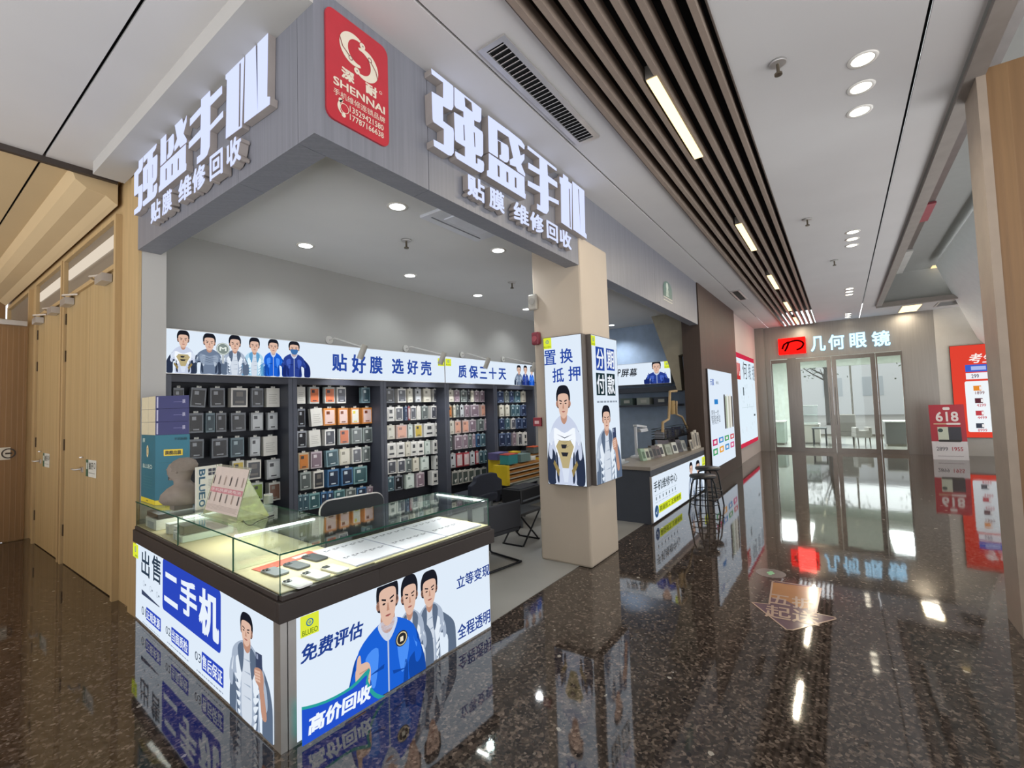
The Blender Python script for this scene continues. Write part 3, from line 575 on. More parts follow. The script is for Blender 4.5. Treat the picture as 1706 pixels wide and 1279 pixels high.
for i, (px, py, z, lb) in enumerate(((1296, 112, CZ, 'nearest sprinkler head on the corridor ceiling'), (1345, 369, CZ, 'second sprinkler head along the corridor ceiling'), (1390, 437, CZ, 'third sprinkler head along the corridor ceiling'), (677, 405, 3.1, 'thin sprinkler hanging from the grey shop ceiling'), (853, 474, 3.1, 'small sprinkler disc on the shop ceiling near the pillar'))):
    p_ = onz(px, py, z-.03); t = thing('sprinkler_head', lb, 'sprinkler', (p_.x, p_.y, z), 'sprinkler heads')
    MB().lathe([(.045, -.012), (.05, 0), (.01, 0)], p_.x, p_.y, z).build('escutcheon', alu, t); MB().lathe([(.009, -.07), (.009, -.01)], p_.x, p_.y, z).lathe([(.022, -.08), (.022, -.07)], p_.x, p_.y, z).build('nozzle', mat('dull_brass', '#6d6456', .35, .8), t)
t = thing('ceiling_air_conditioner', 'pale square cassette air conditioner in the shop ceiling', 'air conditioner', (2.9, 2.75, 3.1))
a = onz(705, 360, 3.08); b_ = onz(806, 388, 3.08); x0, x1 = a.x, a.x+.72
MB().box(x0, x1, a.y-.44, a.y+.04, 3.075, 3.1).build('panel', mat('pale_ac_plastic', '#d6d8e0', .3), t, .006)
MB().box(x0+.14, x1-.14, a.y-.32, a.y-.10, 3.066, 3.075).build('intake_grille', mat('ac_grille', '#e2e4ee', .4), t)
MB().box(x0+.05, x1-.05, a.y-.05, a.y-.04, 3.07, 3.075).build('air_slot', flat('#8a8c94'), t)

# ================================================================ SIGN LETTERS
# outlines traced on the front sign; unit: photo pixels on the plane of the letter faces
SY = 1.89
def za(o, s): return lambda p_: (o[0]+p_[0]/s, o[1]+p_[1]/s)
ZA = za((700, 100), 6.39); ZB = za((800, 180), 5.562)
GL = {
 '强': (ZA, [([(115,75),(345,250),(352,300),(352,500),(335,535),(310,530),(240,490),(242,650),(350,730),(358,780),(355,990),(330,1020),(300,1015),(145,915),(140,845),(250,905),(250,735),(140,660),(130,630),(120,335),(242,408),(242,240),(120,150)], []),
  ([(360,255),(630,445),(648,480),(648,640),(635,665),(610,660),(572,640),(574,700),(660,765),(668,800),(668,1005),(650,1030),(620,1018),(588,1003),(590,1100),(608,1105),(608,1045),(670,1080),(678,1110),(675,1180),(650,1200),(620,1190),(390,1050),(372,1020),(370,970),(475,1030),(475,925),(385,870),(370,850),(358,555),(460,615),(458,550),(380,510),(362,480)],
   [[(470,395),(545,455),(556,555),(478,495)], [(458,688),(468,692),(476,860),(463,853)], [(568,765),(580,775),(586,930),(576,923)]])]),
 '盛': (ZB, [([(70,68),(262,208),(268,275),(157,200),(157,292),(250,345),(262,370),(266,480),(250,505),(225,500),(178,468),(176,435),(193,432),(190,318),(160,300),(163,460),(78,405)], []),
  ([(243,157),(322,207),(340,245),(333,238),(378,270),(410,350),(408,385),(350,338),(372,440),(408,425),(408,475),(378,520),(415,612),(415,635),(345,585),(330,545),(275,525),(272,478),(305,462),(262,270)], []),
  ([(78,418),(408,640),(412,790),(420,800),(418,845),(62,628),(62,580),(78,575)], [[(158,525),(178,540),(180,643),(162,632)], [(240,585),(258,598),(260,695),(242,682)], [(318,640),(334,648),(336,745),(320,733)]])]),
 '手': (ZB, [([(437,335),(705,540),(707,585),(620,520),(625,625),(712,690),(714,740),(628,685),(632,815),(725,858),(727,898),(632,850),(634,950),(615,982),(590,975),(525,935),(525,885),(556,905),(556,785),(440,718),(440,670),(550,728),(550,620),(445,560),(445,505),(548,570),(546,465),(437,380)], [])]),
 '机': (ZB, [([(765,597),(812,628),(816,680),(848,703),(848,1128),(750,1060),(745,710),(735,690),(733,635),(765,650)], [[(820,745),(829,750),(838,1108),(829,1102)]]),
  ([(852,674),(962,740),(972,1155),(985,1175),(985,1212),(860,1125)], [[(905,748),(913,754),(930,1172),(921,1168)]])]),
}
GW = {}
for ch, (Z, parts) in GL.items():
    GW[ch] = [([(ony(*Z(p_), SY).x, ony(*Z(p_), SY).z) for p_ in o_], [[(ony(*Z(p_), SY).x, ony(*Z(p_), SY).z) for p_ in h_] for h_ in hs]) for o_, hs in parts]
# straighten: make the front sign level
allx = [x for ch in GW for o_, _ in GW[ch] for x, z in o_]; X0, X1 = min(allx), max(allx)
face_w = emi('letter_face_light', '#d3dcff', 1.12); ret_m = mat('letter_return', '#a59c97', .4)
def letter(name, ch, fn, D, label, group, face_off):
    t = thing(name, label, 'sign letter', fn(*GW[ch][0][0][0]) if ch in GW else fn(0, 0), group)
    body = MB(); face = MB()
    for o_, hs in GW[ch]:
        L = [[fn(*p_) for p_ in o_]]+[[fn(*p_) for p_ in h_] for h_ in hs]
        body.prism(L, D, ret_m); face.prism([[Vector(p_)-Vector(D).normalized()*.002 for p_ in l] for l in L], (0, 0, 0), face_w)
    body.build('letter_return', ret_m, t); face.build('lit_face', face_w, t); return t
clampz = lambda z: min(max(z, 3.06), 3.54)
fn_front = lambda x, z: (x, SY, clampz(z))
# the side sign repeats the letters on the X = 1.09 plane
LX = 1.15; la = onx(226, 300, LX); lb = onx(449, 80, LX)
zr = [z for ch in GW for o_, _ in GW[ch] for x, z in o_]
yl0 = onx(224, 300, LX).y; yl1 = onx(450, 80, LX).y
zt = (onx(447, 18, LX).z); zb = min(onx(233, 342, LX).z, onx(395, 255, LX).z)
zmin, zmax = min(zr), max(zr)
def fn_side(x, z): k = (x-X0)/(X1-X0); return (LX, yl0+(yl1-yl0)*k, clampz(z))
nm = {'强': 'first', '盛': 'second', '手': 'third', '机': 'fourth'}
for ch in GW:
    letter('sign_letter', ch, fn_front, (0, .058, 0), '%s large lit white character of the front sign' % nm[ch].capitalize(), 'large front sign characters', 0)
    letter('sign_letter', ch, fn_side, (.038, 0, 0), '%s large lit white character of the left side sign' % nm[ch].capitalize(), 'large side sign characters', 0)
def small_letter(ch, O, U, N, w, h, label, group, depth=.03):
    t = thing('sign_letter', label, 'sign letter', O, group); vs, fs = glyphs(ch, .045); O = Vector(O); U = Vector(U); N = Vector(N)
    cq = max(1, len(vs)//5); P3 = [O+U*(x*w)+Vector((0, 0, y*h))+N*(.0005*(i//cq)) for i, (x, y) in enumerate(vs)]; bd = MB(); edges = {}
    for f_ in fs:
        for i in range(len(f_)):
            a, b = f_[i], f_[(i+1) % len(f_)]; edges[(a, b)] = 1
    bd.add(P3, fs, ret_m)
    for (a, b) in edges:
        if (b, a) not in edges: bd.add([P3[a], P3[b], P3[b]-N*depth, P3[a]-N*depth], [(0, 1, 2, 3)], ret_m)
    bd.build('letter_return', ret_m, t); MB().add([p_+N*.002 for p_ in P3], fs, face_w).build('lit_face', face_w, t)
sub = '贴膜维修回收'; on6 = ['first', 'second', 'third', 'fourth', 'fifth', 'last']
fx = [(779, 809), (815, 841), (855, 881), (882, 905), (909, 928), (930, 950)]
zt_ = ony(780, 284, 1.90).z; zb_ = ony(948, 412, 1.90).z
for i, ch in enumerate(sub):
    x0 = ony(fx[i][0], 340, 1.9).x; x1 = ony(fx[i][1], 340, 1.9).x
    zz0 = min(zt_, zb_); h = .15
    small_letter(ch, (x0, 1.90, 2.885), (1, 0, 0), (0, -1, 0), (x1-x0)*.95, h, '%s small lit character under the large front sign' % on6[i].capitalize(), 'small front sign characters', .045)
sxp = [(252, 269), (271, 288), (298, 321), (321, 344), (350, 373), (378, 404)]
for i, ch in enumerate(sub):
    y0 = onx(sxp[i][0], 320, 1.14).y; y1 = onx(sxp[i][1], 320, 1.14).y
    small_letter(ch, (1.14, y0, 2.885), (0, -1, 0), (-1, 0, 0), (y0-y1)*.95, .15, '%s small lit character under the large left side sign' % on6[i].capitalize(), 'small side sign characters', .045)
# light thrown by the sign faces
# red brand plate on the fascia
B = Board((1.19, 1.944, 2.82), (1, 0, 0), (0, -1, 0))
t = thing('brand_plate', 'red plate with pale swirl emblem and phone numbers on the fascia corner', 'sign', (1.3, 1.94, 2.9))
uA = B.uv(541, 20); uB = B.uv(647, 230); u0, u1 = uA[0], uB[0]; v1 = B.uv(541, 8)[1]; v0 = B.uv(645, 243)[1]; v1 = max(v1, B.uv(600, 45)[1]-.0)
v1 = (B.uv(541, 8)[1]+B.uv(640, 78)[1])/2; v0 = (B.uv(545, 198)[1]+B.uv(645, 243)[1])/2; w = u1-u0; h = v1-v0; r = .045
def rrect(u0, v0, u1, v1, r, n=5):
    o = []
    for cx, cy, a0 in ((u1-r, v1-r, 0), (u0+r, v1-r, 90), (u0+r, v0+r, 180), (u1-r, v0+r, 270)):
        for i in range(n+1): a = math.radians(a0+90*i/n); o.append((cx+math.cos(a)*r, cy+math.sin(a)*r))
    return o
rr_ = rrect(u0, v0, u1, v1, r)
MB().prism([[B.at(a, b, 5) for a, b in rr_]], (0, .012, 0)).build('plate', mat('red_enamel_plate', '#b5303a', .35), t)
Tn = lambda x, y: (u0+x*w, v1-y*h)
cre = flat('#ddd3bf'); mb = MB()
def crescent(c, ro, ri, a0, a1, k, m_, asp=1):
    n = 22; o = []; i_ = []
    for q in range(n+1):
        a = math.radians(a0+(a1-a0)*q/n); th = math.sin(math.pi*(.08+.84*q/n))*(ro-ri)
        o.append((c[0]+math.cos(a)*ro*asp, c[1]+math.sin(a)*ro)); i_.append((c[0]+math.cos(a)*(ro-th)*asp, c[1]+math.sin(a)*(ro-th)))
    B.poly(mb, o+i_[::-1], k, m_)
c1 = Tn(.42, .25); c2 = Tn(.60, .325); rad = .165*w*1.35
crescent(c1, rad, rad*.42, 60, 300, 6, cre); crescent(c2, rad, rad*.42, -120, 120, 6, cre)
B.disc(mb, (c1[0]+rad*.62, c1[1]+rad*.62), rad*.2, 7, cre); B.disc(mb, (c2[0]-rad*.62, c2[1]-rad*.72), rad*.2, 7, cre)
B.disc(mb, (c1[0]+rad*.64, c1[1]+rad*.62), rad*.05, 8, flat('#7a6a60')); B.disc(mb, (c2[0]-rad*.62, c2[1]-rad*.72), rad*.05, 8, flat('#7a6a60'))
B.ring(mb, (c1[0]-rad*.25, c1[1]-rad*.66), rad*.11, rad*.15, 8, flat('#8a4a48')); B.ring(mb, (c2[0]+rad*.35, c2[1]+rad*.55), rad*.11, rad*.15, 8, flat('#8a4a48'))
B.band(mb, [(c1[0]-rad*.98, c1[1]+rad*.25), (c1[0]-rad*.8, c1[1]-rad*.25), (c1[0]-rad*.33, c1[1]-rad*.56)], rad*.05, 8, flat('#8a3a3c')); B.band(mb, [(c2[0]+rad*.43, c2[1]+rad*.45), (c2[0]+rad*.8, c2[1]+rad*.05), (c2[0]+rad*.95, c2[1]-rad*.4)], rad*.05, 8, flat('#8a3a3c'))
mb.build('emblem', None, t); mb = MB()
B.text(mb, '深', Tn(.22, .475), Tn(.42, .58), 6, cre, .06); B.text(mb, '耐', Tn(.60, .475), Tn(.80, .58), 6, cre, .06); B.ring(mb, Tn(.86, .49), .006, .009, 6, cre)
B.text(mb, 'SHENNAI', Tn(.10, .61), Tn(.93, .685), 6, cre, .05); B.text(mb, '手机维修连锁品牌', Tn(.10, .715), Tn(.93, .775), 6, cre, .0)
B.text(mb, '13529421580', Tn(.34, .80), Tn(.90, .855), 6, cre, .02); B.text(mb, '17787166638', Tn(.34, .875), Tn(.90, .93), 6, cre, .02)
mb.build('lettering', None, t); mb = MB(); c3 = Tn(.21, .855)
crescent((c3[0]+.02, c3[1]), .04, .026, 100, 250, 6, cre); B.disc(mb, (c3[0]-.002, c3[1]+.032), .012, 6, cre); B.disc(mb, (c3[0]+.014, c3[1]-.036), .012, 6, cre); B.ring(mb, (c3[0]+.02, c3[1]), .022, .025, 6, cre)
mb.build('handset_symbol', None, t)
# arched green sticker
B2 = Board((1.19, 1.946, 2.82), (1, 0, 0), (0, -1, 0)); a = B2.uv(1104, 464); b_ = B2.uv(1120, 500)
t = thing('arched_sticker', 'small arched green sticker on the fascia right of the pillar', 'sticker', B2.at(*a)); mb = MB()
w_ = b_[0]-a[0]; u = a[0]; vt = a[1]; hh_ = a[1]-b_[1]
B2.poly(mb, [(u, vt-hh_), (u+w_, vt-hh_)]+[(u+w_/2+math.cos(math.radians(q))*w_/2, vt-w_*.3+math.sin(math.radians(q))*w_*.3) for q in range(0, 181, 15)], 1, flat('#4f6d6a'))
B2.disc(mb, (u+w_*.45, vt-hh_*.32), w_*.13, 2, flat('#b9c4bf')); B2.poly(mb, [(u+w_*.28, vt-hh_*.95), (u+w_*.62, vt-hh_*.95), (u+w_*.56, vt-hh_*.5), (u+w_*.34, vt-hh_*.5)], 2, flat('#a9b8b2'))
for q in range(6): B2.rect(mb, (u+w_*(.05+.16*q), vt-hh_*.98), (u+w_*(.09+.16*q), vt-hh_*.7), 2, flat('#2f4b4a'))
B2.rect(mb, (u, vt-hh_*1.24), (u+w_, vt-hh_*1.2), 1, flat('#c5c1b6')); B2.rect(mb, (u, vt-hh_*1.06), (u+w_, vt-hh_*1.02), 1, flat('#c5c1b6')); mb.build('printed_face', None, t)

# ================================================================ DISPLAY COUNTERS
CY = -0.0471592
ca = Vector((math.cos(CY), math.sin(CY), 0)); cb = Vector((-math.sin(CY), math.cos(CY), 0)); K0 = Vector((1.088, 2.095, 0))
def L_(a, b, z=0): return K0+ca*a+cb*b+Vector((0, 0, z))
def lbox(mb, a0, a1, b0, b1, z0, z1, m_=None): return mb.obox(L_(a0, b0, z0), ca*(a1-a0), cb*(b1-b0), (0, 0, z1-z0), m_)
umber = mat('dark_umber_laminate', '#332b28', .55, var=.05, scale=5)
umber2 = mat('umber_side_laminate', '#5b5450', .5)
gl_m = glass('counter_glass', '#f8fcfa', 1.0); edge_m = glass('glass_edge_green', '#2f5a4c', 1.2, .1, .8)
cream = mat('cream_tray_laminate', '#cdc298', .5, var=.02)
led = emi('led_strip_glow', '#fbfdff', 4.0); panel_m = emi('lightbox_diffuser', '#dce8f5', LB, .03)
BE = 2.33; BA = 1.415; WD = .50
left_c = right_c = thing('glass_display_counter', 'L-shaped glass topped display counter with two lit advert fronts', 'display counter', L_(.5, .5))
mb = MB(); lbox(mb, .03, WD, .02, BE, 0, .575); mb.build('cabinet_body', umber2, left_c)
mb = MB(); lbox(mb, -.02, WD, -.0, BE, .575, .665); lbox(mb, -.008, WD, .012, BE, .665, .688); mb.build('top_band', umber, left_c, .003)
mb = MB(); lbox(mb, WD+.002, BA, .04, WD, 0, .575); lbox(mb, .055, WD, .035, .05, 0, .575); mb.build('cabinet_body', umber2, right_c)
mb = MB(); lbox(mb, WD+.002, BA+.02, -.035, WD, .575, .665); lbox(mb, -.02, WD+.002, -.035, -.001, .575, .665); lbox(mb, WD+.002, BA, -.02, WD, .665, .688); lbox(mb, 0, WD+.002, -.02, .01, .665, .688); mb.build('top_band', umber, right_c, .003)
# trays
mb = MB(); lbox(mb, .004, WD-.01, .03, BE-.004, .689, .694); lbox(mb, .004, WD, .012, .03, .689, .694); mb.build('tray', cream, left_c)
mb = MB(); lbox(mb, WD, BA-.006, .0, WD-.01, .689, .694); mb.build('tray', cream, right_c)
GZ0, GZ1 = .688, .866
def pane(n, par, *a): mb = MB(); lbox(mb, *a, gl_m); return mb.build(n, gl_m, par)
pane('glass_pane', left_c, 0, .005, .0, BE, GZ0, GZ1); pane('glass_pane', left_c, WD-.005, WD, WD, BE, GZ0, GZ1)
pane('glass_pane', left_c, .005, WD-.005, BE-.005, BE, GZ0, GZ1)
for b in (.52, 1.38): pane('glass_divider', left_c, .006, WD-.006, b, b+.004, GZ0+.006, GZ1)
pane('glass_top', left_c, -.004, WD, .0, BE, GZ1, GZ1+.007)
pane('glass_pane', right_c, .005, BA, -.004, .001, GZ0, GZ1); pane('glass_pane', right_c, WD+.01, BA, WD-.005, WD, GZ0, GZ1); pane('glass_pane', right_c, BA-.005, BA, .001, WD-.005, GZ0, GZ1)
pane('glass_top', right_c, WD+.001, BA, -.004, WD, GZ1, GZ1+.007)
mb = MB(); lbox(mb, -.0055, -.004, 0, BE, GZ1, GZ1+.007); lbox(mb, .0, .004, BE-.002, BE, GZ0, GZ1); lbox(mb, 0, .003, .0, .004, GZ0, GZ1)
for b in (.52, 1.38): lbox(mb, -.001, .006, b, b+.004, GZ0, GZ1)
lbox(mb, WD, WD+.002, WD, BE, GZ1, GZ1+.007); mb.build('glass_edge', edge_m, left_c)
mb = MB(); lbox(mb, -.004, BA, -.0065, -.004, GZ1, GZ1+.007); lbox(mb, BA, BA+.002, 0, WD, GZ1, GZ1+.007); lbox(mb, BA-.004, BA+.001, -.005, 0, GZ0, GZ1); lbox(mb, WD, BA, WD, WD+.002, GZ1, GZ1+.007)
mb.build('glass_edge', edge_m, right_c)
for b in (.56, 1.36): mb = MB(); lbox(mb, .03, WD-.03, b, b+.022, GZ1-.012, GZ1-.002); mb.build('led_strip', led, left_c)
mb = MB(); lbox(mb, BA-.03, BA-.012, .02, WD-.01, GZ1-.012, GZ1-.002); mb.build('led_strip', led, right_c)
mb = MB(); lbox(mb, WD-.03, WD-.012, WD+.05, 1.0, GZ1-.012, GZ1-.004); mb.build('led_strip', led, left_c) if 0 else None
for b in (.40, 1.05, 1.95): o = lamp('led_and_fill_lamp', 'AREA', L_(.25, b, GZ1-.005), 2.5, (1, .98, .94), .42, .42, parent=left_c)  # wide area lamps added away from the strips to light the tray evenly
lamp('led_and_fill_lamp', 'AREA', L_(BA-.03, .25, GZ1-.02), 1.1, (1, .99, .95), .02, .42, parent=right_c)
for a in (.35, .75, 1.1): lamp('led_and_fill_lamp', 'AREA', L_(a, .03, GZ1-.01), .6, (1, 1, .96), .3, .02, parent=right_c)
navy = '#24408c'; blk = '#2a3a4c'
# ---- left lightbox
lbx = MB(); lbox(lbx, .0, .03, .0, BE, 0.0, .575); lb1 = lbx.build('light_box', alu, left_c)
BL = Board(L_(0, .0)+Vector((0, 0, 0)), -cb, -ca); BL.O = L_(-.001, 0)
BL.clip = (-BE+.012, .015, -.066, .572); mb = MB(); a = BL.uv(221, 897); b_ = BL.uv(458, 1248)
BL.rect(mb, (-BE+.012, .015), (-.066, .572), 0, panel_m); mb.build('lit_panel', panel_m, lb1)
logo(BL, (223, 903), (231.5, 931), lb1)
mb = MB(); BL.ptext(mb, '出', (236.5, 914), (249.8, 964), 2, film(blk), .03); BL.ptext(mb, '售', (254, 922), (268.5, 975), 2, film(blk), .03); mb.build('lettering', None, lb1); mb = MB()
BL.ptext(mb, '01', (236.8, 1008), (243.6, 1028), 2, film(blk), 0); mb.build('numeral', None, lb1); mb = MB(); BL.ptext(mb, '02', (277, 1041), (284.8, 1061), 2, film(blk), 0); mb.build('numeral', None, lb1); mb = MB(); BL.ptext(mb, '03', (325.5, 1082.5), (335.3, 1105.5), 2, film(blk), 0)
mb.build('numeral', None, lb1)
def prr(mb, B, A, Bq, r, k, m_): a = B.uv(*A); b = B.uv(*Bq); B.poly(mb, rrect(a[0], b[1], b[0], a[1], r), k, m_)
mb = MB(); prr(mb, BL, (271.5, 929), (368.3, 1090), .03, 1, film('#2b46b8'))
BL.ptext(mb, '二', (274.5, 950), (297, 1016), 2, film('#e4edf7'), .06); BL.ptext(mb, '手', (300.5, 958.5), (329, 1038), 2, film('#e4edf7'), .06); BL.ptext(mb, '机', (332.2, 974.5), (366, 1075.5), 2, film('#e4edf7'), .06)
mb.build('blue_title_panel', None, lb1)
for st, A, Bq in (('正规来源', (244, 1010), (268.2, 1053)), ('当面质检', (285.8, 1043), (314.6, 1093.5)), ('售后保证', (336.5, 1084), (372.8, 1147))):
    mb = MB(); a = BL.uv(*A); b = BL.uv(*Bq); BL.poly(mb, rrect(a[0], b[1], b[0], a[1], .01), 1, film('#2b46b8')); w = b[0]-a[0]; h = a[1]-b[1]
    BL.text(mb, st, (a[0]+w*.04, a[1]-h*.12), (b[0]-w*.04, b[1]+h*.12), 2, film('#e4edf7'), .03); mb.build('blue_caption', None, lb1)
mb = MB(); BL.ppoly(mb, [(236.4, 980.8), (266, 1010), (266, 1011.5), (236.4, 989)][:4], 1, film('#3c4660')); 
for q in range(3):
    c_ = BL.uv(240+11*q, 971.5+9.5*q); BL.ring(mb, c_, .017, .020, 1, film('#8c98a8')); BL.rect(mb, (c_[0]+.028, c_[1]-.008), (c_[0]+.05, c_[1]+.004), 1, film('#5c6878'))
mb.build('icon_row', None, lb1); mb = MB(); greek(BL, mb, (238, 1034), (268, 1075), 1, 1, film('#8f9bb0'), .10, 10); mb.build('small_print', None, lb1); mb = MB(); greek(BL, mb, (279, 1068), (314, 1118), 1, 1, film('#8f9bb0'), .10, 10); mb.build('small_print', None, lb1); mb = MB(); greek(BL, mb, (328, 1114), (372, 1178), 1, 1, film('#8f9bb0'), .10, 10)
mb.build('small_print', None, lb1)
person(BL, (384, 1003), (457.5, 1248), dict(c='silver', phone=1, cx=.44, hh=.29, hw=.135), lb1)
# ---- right lightbox
lbx = MB(); lbox(lbx, .035, BA+.0, .0, .035, 0, .575); lb2 = lbx.build('light_box', alu, right_c)
BR_ = Board(L_(0, -.001), ca, -cb); BR_.clip = (.072, .012, BA-.006, .572); mb = MB(); BR_.rect(mb, (.072, .012), (BA-.006, .572), 0, panel_m); mb.build('lit_panel', panel_m, lb2)
logo(BR_, (499.3, 1028), (530.5, 1050.5), lb2, word=False)
ZR = za((470, 890), 3.554)
def zp(pts): return [ZR(p_) for p_ in pts]
mb = MB(); a = BR_.uv(499.3, 1052); b = BR_.uv(529, 1048.5); BR_.text(mb, 'BLUEO', (a[0]+.008, a[1]), (b[0]-.003, b[1]), 7, film('#5f7a1e'), .02); mb.build('lettering', None, lb2); mb = MB()
BR_.ptext(mb, '免费评估', (500, 1076), (603.5, 1058), 7, film(navy), .045, .12); mb.build('lettering', None, lb2); mb = MB(); BR_.ptext(mb, '立等变现', (758.8, 961), (814.5, 956.5), 7, film(navy), .03); mb.build('lettering', None, lb2); mb = MB()
BR_.ptext(mb, '全程透明', (760.5, 1042), (815.5, 1035), 7, film(navy), .03); mb.build('lettering', None, lb2)
person(BR_, ZR((800, 240)), ZR((1030, 705)), dict(c='silver', cx=.28, hh=.36, hw=.20), lb2, 2)
person(BR_, ZR((655, 270)), ZR((890, 790)), dict(c='silver', cx=.36, hh=.36, hw=.20), lb2, 12)
person(BR_, ZR((345, 330)), ZR((835, 900)), dict(c='blue', thumb=1, cx=.50, hh=.36, hw=.125), lb2, 22)
mb = MB()
bot = .012
uS = lambda x, y: BR_.uv(*ZR((x, y)))
A = [uS(80, 1005), uS(230, 962), uS(380, 880), uS(487, 775), uS(480, 850), uS(520, 915), uS(565, 935)]
cl = lambda l: [(max(.072, u), max(bot, v)) for u, v in l]
BR_.poly(mb, cl(smooth(A, 3, False)+[(A[-1][0]+.02, bot), (.072, bot)]), 36, film('#2a9c98')); 
A2 = [uS(80, 1022), uS(230, 978), uS(385, 895), uS(470, 815), uS(465, 870), uS(505, 935), uS(540, 955)]
BR_.poly(mb, cl(smooth(A2, 3, False)+[(A2[-1][0]+.03, bot), (.072, bot)]), 37, film('#2350c8'))
BR_.ptext(mb, '高价回收', (505.5, 1189), (610, 1157.5), 38, film('#eaf2fb'), .06, .12); mb.build('blue_price_banner', None, lb2)
# ================================================================ THINGS IN AND ON THE COUNTERS
TZ_ = .694
def on_tray(px, py, z=TZ_): return onz(px, py, z)
# phones lie face down
def phone(px, py, col, cname, where, rot, grp='used phones on the tray'):
    p_ = on_tray(px, py); p_.z += .002; p_ = p_+cb*.012; t = thing('smartphone', 'used %s smartphone lying face down %s' % (cname, where), 'phone', p_, grp)
    lx, ly = .15, .075
    ax = Vector((math.cos(rot), math.sin(rot), 0)); ay = Vector((-ax.y, ax.x, 0)); up = Vector((0, 0, 1)); o_ = p_+up*.001-ax*lx/2-ay*ly/2
    pts = rrect(0, 0, lx, ly, .012, 4); MB().prism([[o_+ax*u+ay*v for u, v in pts]], (0, 0, .008)).build('body', mat('phone_'+cname.replace(' ', '_'), col, .4, 0), t)
    pts = rrect(.006, .004, .042, .037, .009, 4); isl = MB().prism([[o_+up*.0082+ax*u+ay*v for u, v in pts]], (0, 0, .002)).build('camera_island', mat('island_'+cname.replace(' ', '_'), '#3c4046', .25, 0), t)
    mb = MB()
    for u, v in ((.016, .012), (.016, .029), (.032, .020)): q = o_+ax*u+ay*v; mb.lathe([(.0062, .0103), (.0062, .013), (.001, .013)], q.x, q.y, q.z, flat('#15161a'), n=12)
    mb.build('lens', None, isl)
for px, py, c_, n_, w_, r_ in ((460, 955, '#6d7378', 'grey', 'at the left end of the back row', -.5), (496, 944, '#3f4247', 'dark grey', 'in the middle of the back row', -.45), (526, 931, '#2c2f33', 'graphite', 'at the right end of the back row', -.4),
                          (497, 974, '#dcdcda', 'white', 'nearest the glass corner', -.55), (528, 960, '#d6d3ca', 'pearl', 'in the middle of the front row', -.5), (560, 950, '#cfcaba', 'champagne', 'next to the price cards', -.45)):
    phone(px, py, c_, n_, w_, -1.53+.05*(r_+.5))
# red strip mat
t = thing('red_shelf_strip', 'red printed strip lying on the cream tray behind the phones', 'strip', L_(.1, .3))
p0 = on_tray(427, 951); p1 = on_tray(523, 920); p0.z = p1.z = TZ_+.001; d = (p1-p0); nrm = Vector((-d.y, d.x, 0)).normalized()*.045
MB().obox(p0-nrm, d, nrm*2, (0, 0, .002)).build('strip', mat('red_print_strip', '#c8533f', .5), t); MB().obox(p0+d*.62-nrm*.4+Vector((0, 0, .0022)), d*.25, nrm*.8, (0, 0, .0004)).build('pale_mark', flat('#e8d8c0'), t)
# price cards
for i in range(3):
    a0 = .40+.325*i; mb = MB(); z = TZ_+.001; t = thing('price_card', 'white price card sheet on the counter tray, %s of three from the corner' % ['first', 'second', 'third'][i], 'price card', L_(a0, .02), 'price cards in the front counter')
    lbox(mb, a0, a0+.318, .02, .46, z, z+.007); mb.build('card', mat('white_price_card', '#d2cfd9', .35, var=.015), t); mb = MB()
    for r in range(2):
        if r: mb.build('printed_prices', flat('#4b4d58'), t); mb = MB()
        for k in range(5):
            for x_, w_ in ((0, .018), (.024, .02)):
                lbox(mb, a0+.03+.056*k+x_, a0+.03+.056*k+x_+w_*.8, .19+.2*r, .20+.2*r, z+.0075, z+.008)
            lbox(mb, a0+.03+.056*k, a0+.05+.056*k, .175+.2*r, .18+.2*r, z+.0075, z+.008)
    mb.build('printed_prices', flat('#4b4d58'), t); mb = MB()
    lbox(mb, a0+.314, a0+.3175, .02, .46, z+.0072, z+.008); lbox(mb, a0, a0+.318, .02, .024, z+.0072, z+.008); mb.build('blue_edge', flat('#8f96b4'), t)
# boxes in the side counter
def cbox(name, label, a0, b0, la, lb, h, col, z=TZ_, rot=0, cat='box', grp=None):
    t = thing(name, label, cat, L_(a0+la/2, b0+lb/2, z), grp); c_, s_ = math.cos(rot), math.sin(rot); A_ = (ca*c_+cb*s_)*la; B_ = (-ca*s_+cb*c_)*lb
    MB().obox(L_(a0, b0, z+.001), A_, B_, (0, 0, h-.004)).build('carton', flat(col), t, .002)
    MB().obox(L_(a0, b0, z+h-.003), A_, B_, (0, 0, .003)).build('lid', flat({'#2f3335': '#3c4244'}.get(col, '#cfd2cc')), t)
    MB().obox(L_(a0, b0, z+.001)-ca*.0006+cb*lb*.2, cb*lb*.6, Vector((0, 0, h*.7)), -ca*.0004).build('printed_side', flat({'#2f3335': '#454c4f'}.get(col, '#a9b3b5')), t)
cbox('phone_box', 'long white box under a dark slim box, far end of side counter', .03, 1.95, .30, .26, .075, '#dfe3da')
cbox('phone_box', 'dark slim box on top of a white box, far end of side counter', .04, 1.95, .30, .27, .035, '#2f3335', TZ_+.077)
cbox('phone_box', 'white phone box beside the slim dark one, left of two', .05, 1.73, .28, .085, .07, '#e3e5dd')
cbox('phone_box', 'white phone box behind the dark carton, right of two', .06, 1.60, .27, .085, .066, '#e6e7e0')
cbox('phone_box', 'small white box in front of the side counter pane', .03, 1.52, .07, .06, .05, '#dadfd8')
cbox('phone_box', 'dark grey phone carton standing on a white box in the side counter', .04, 1.405, .26, .12, .055, '#2f3335', TZ_+.046)
cbox('phone_box', 'low white box beneath the dark grey carton', .03, 1.395, .30, .125, .044, '#e0e4da')
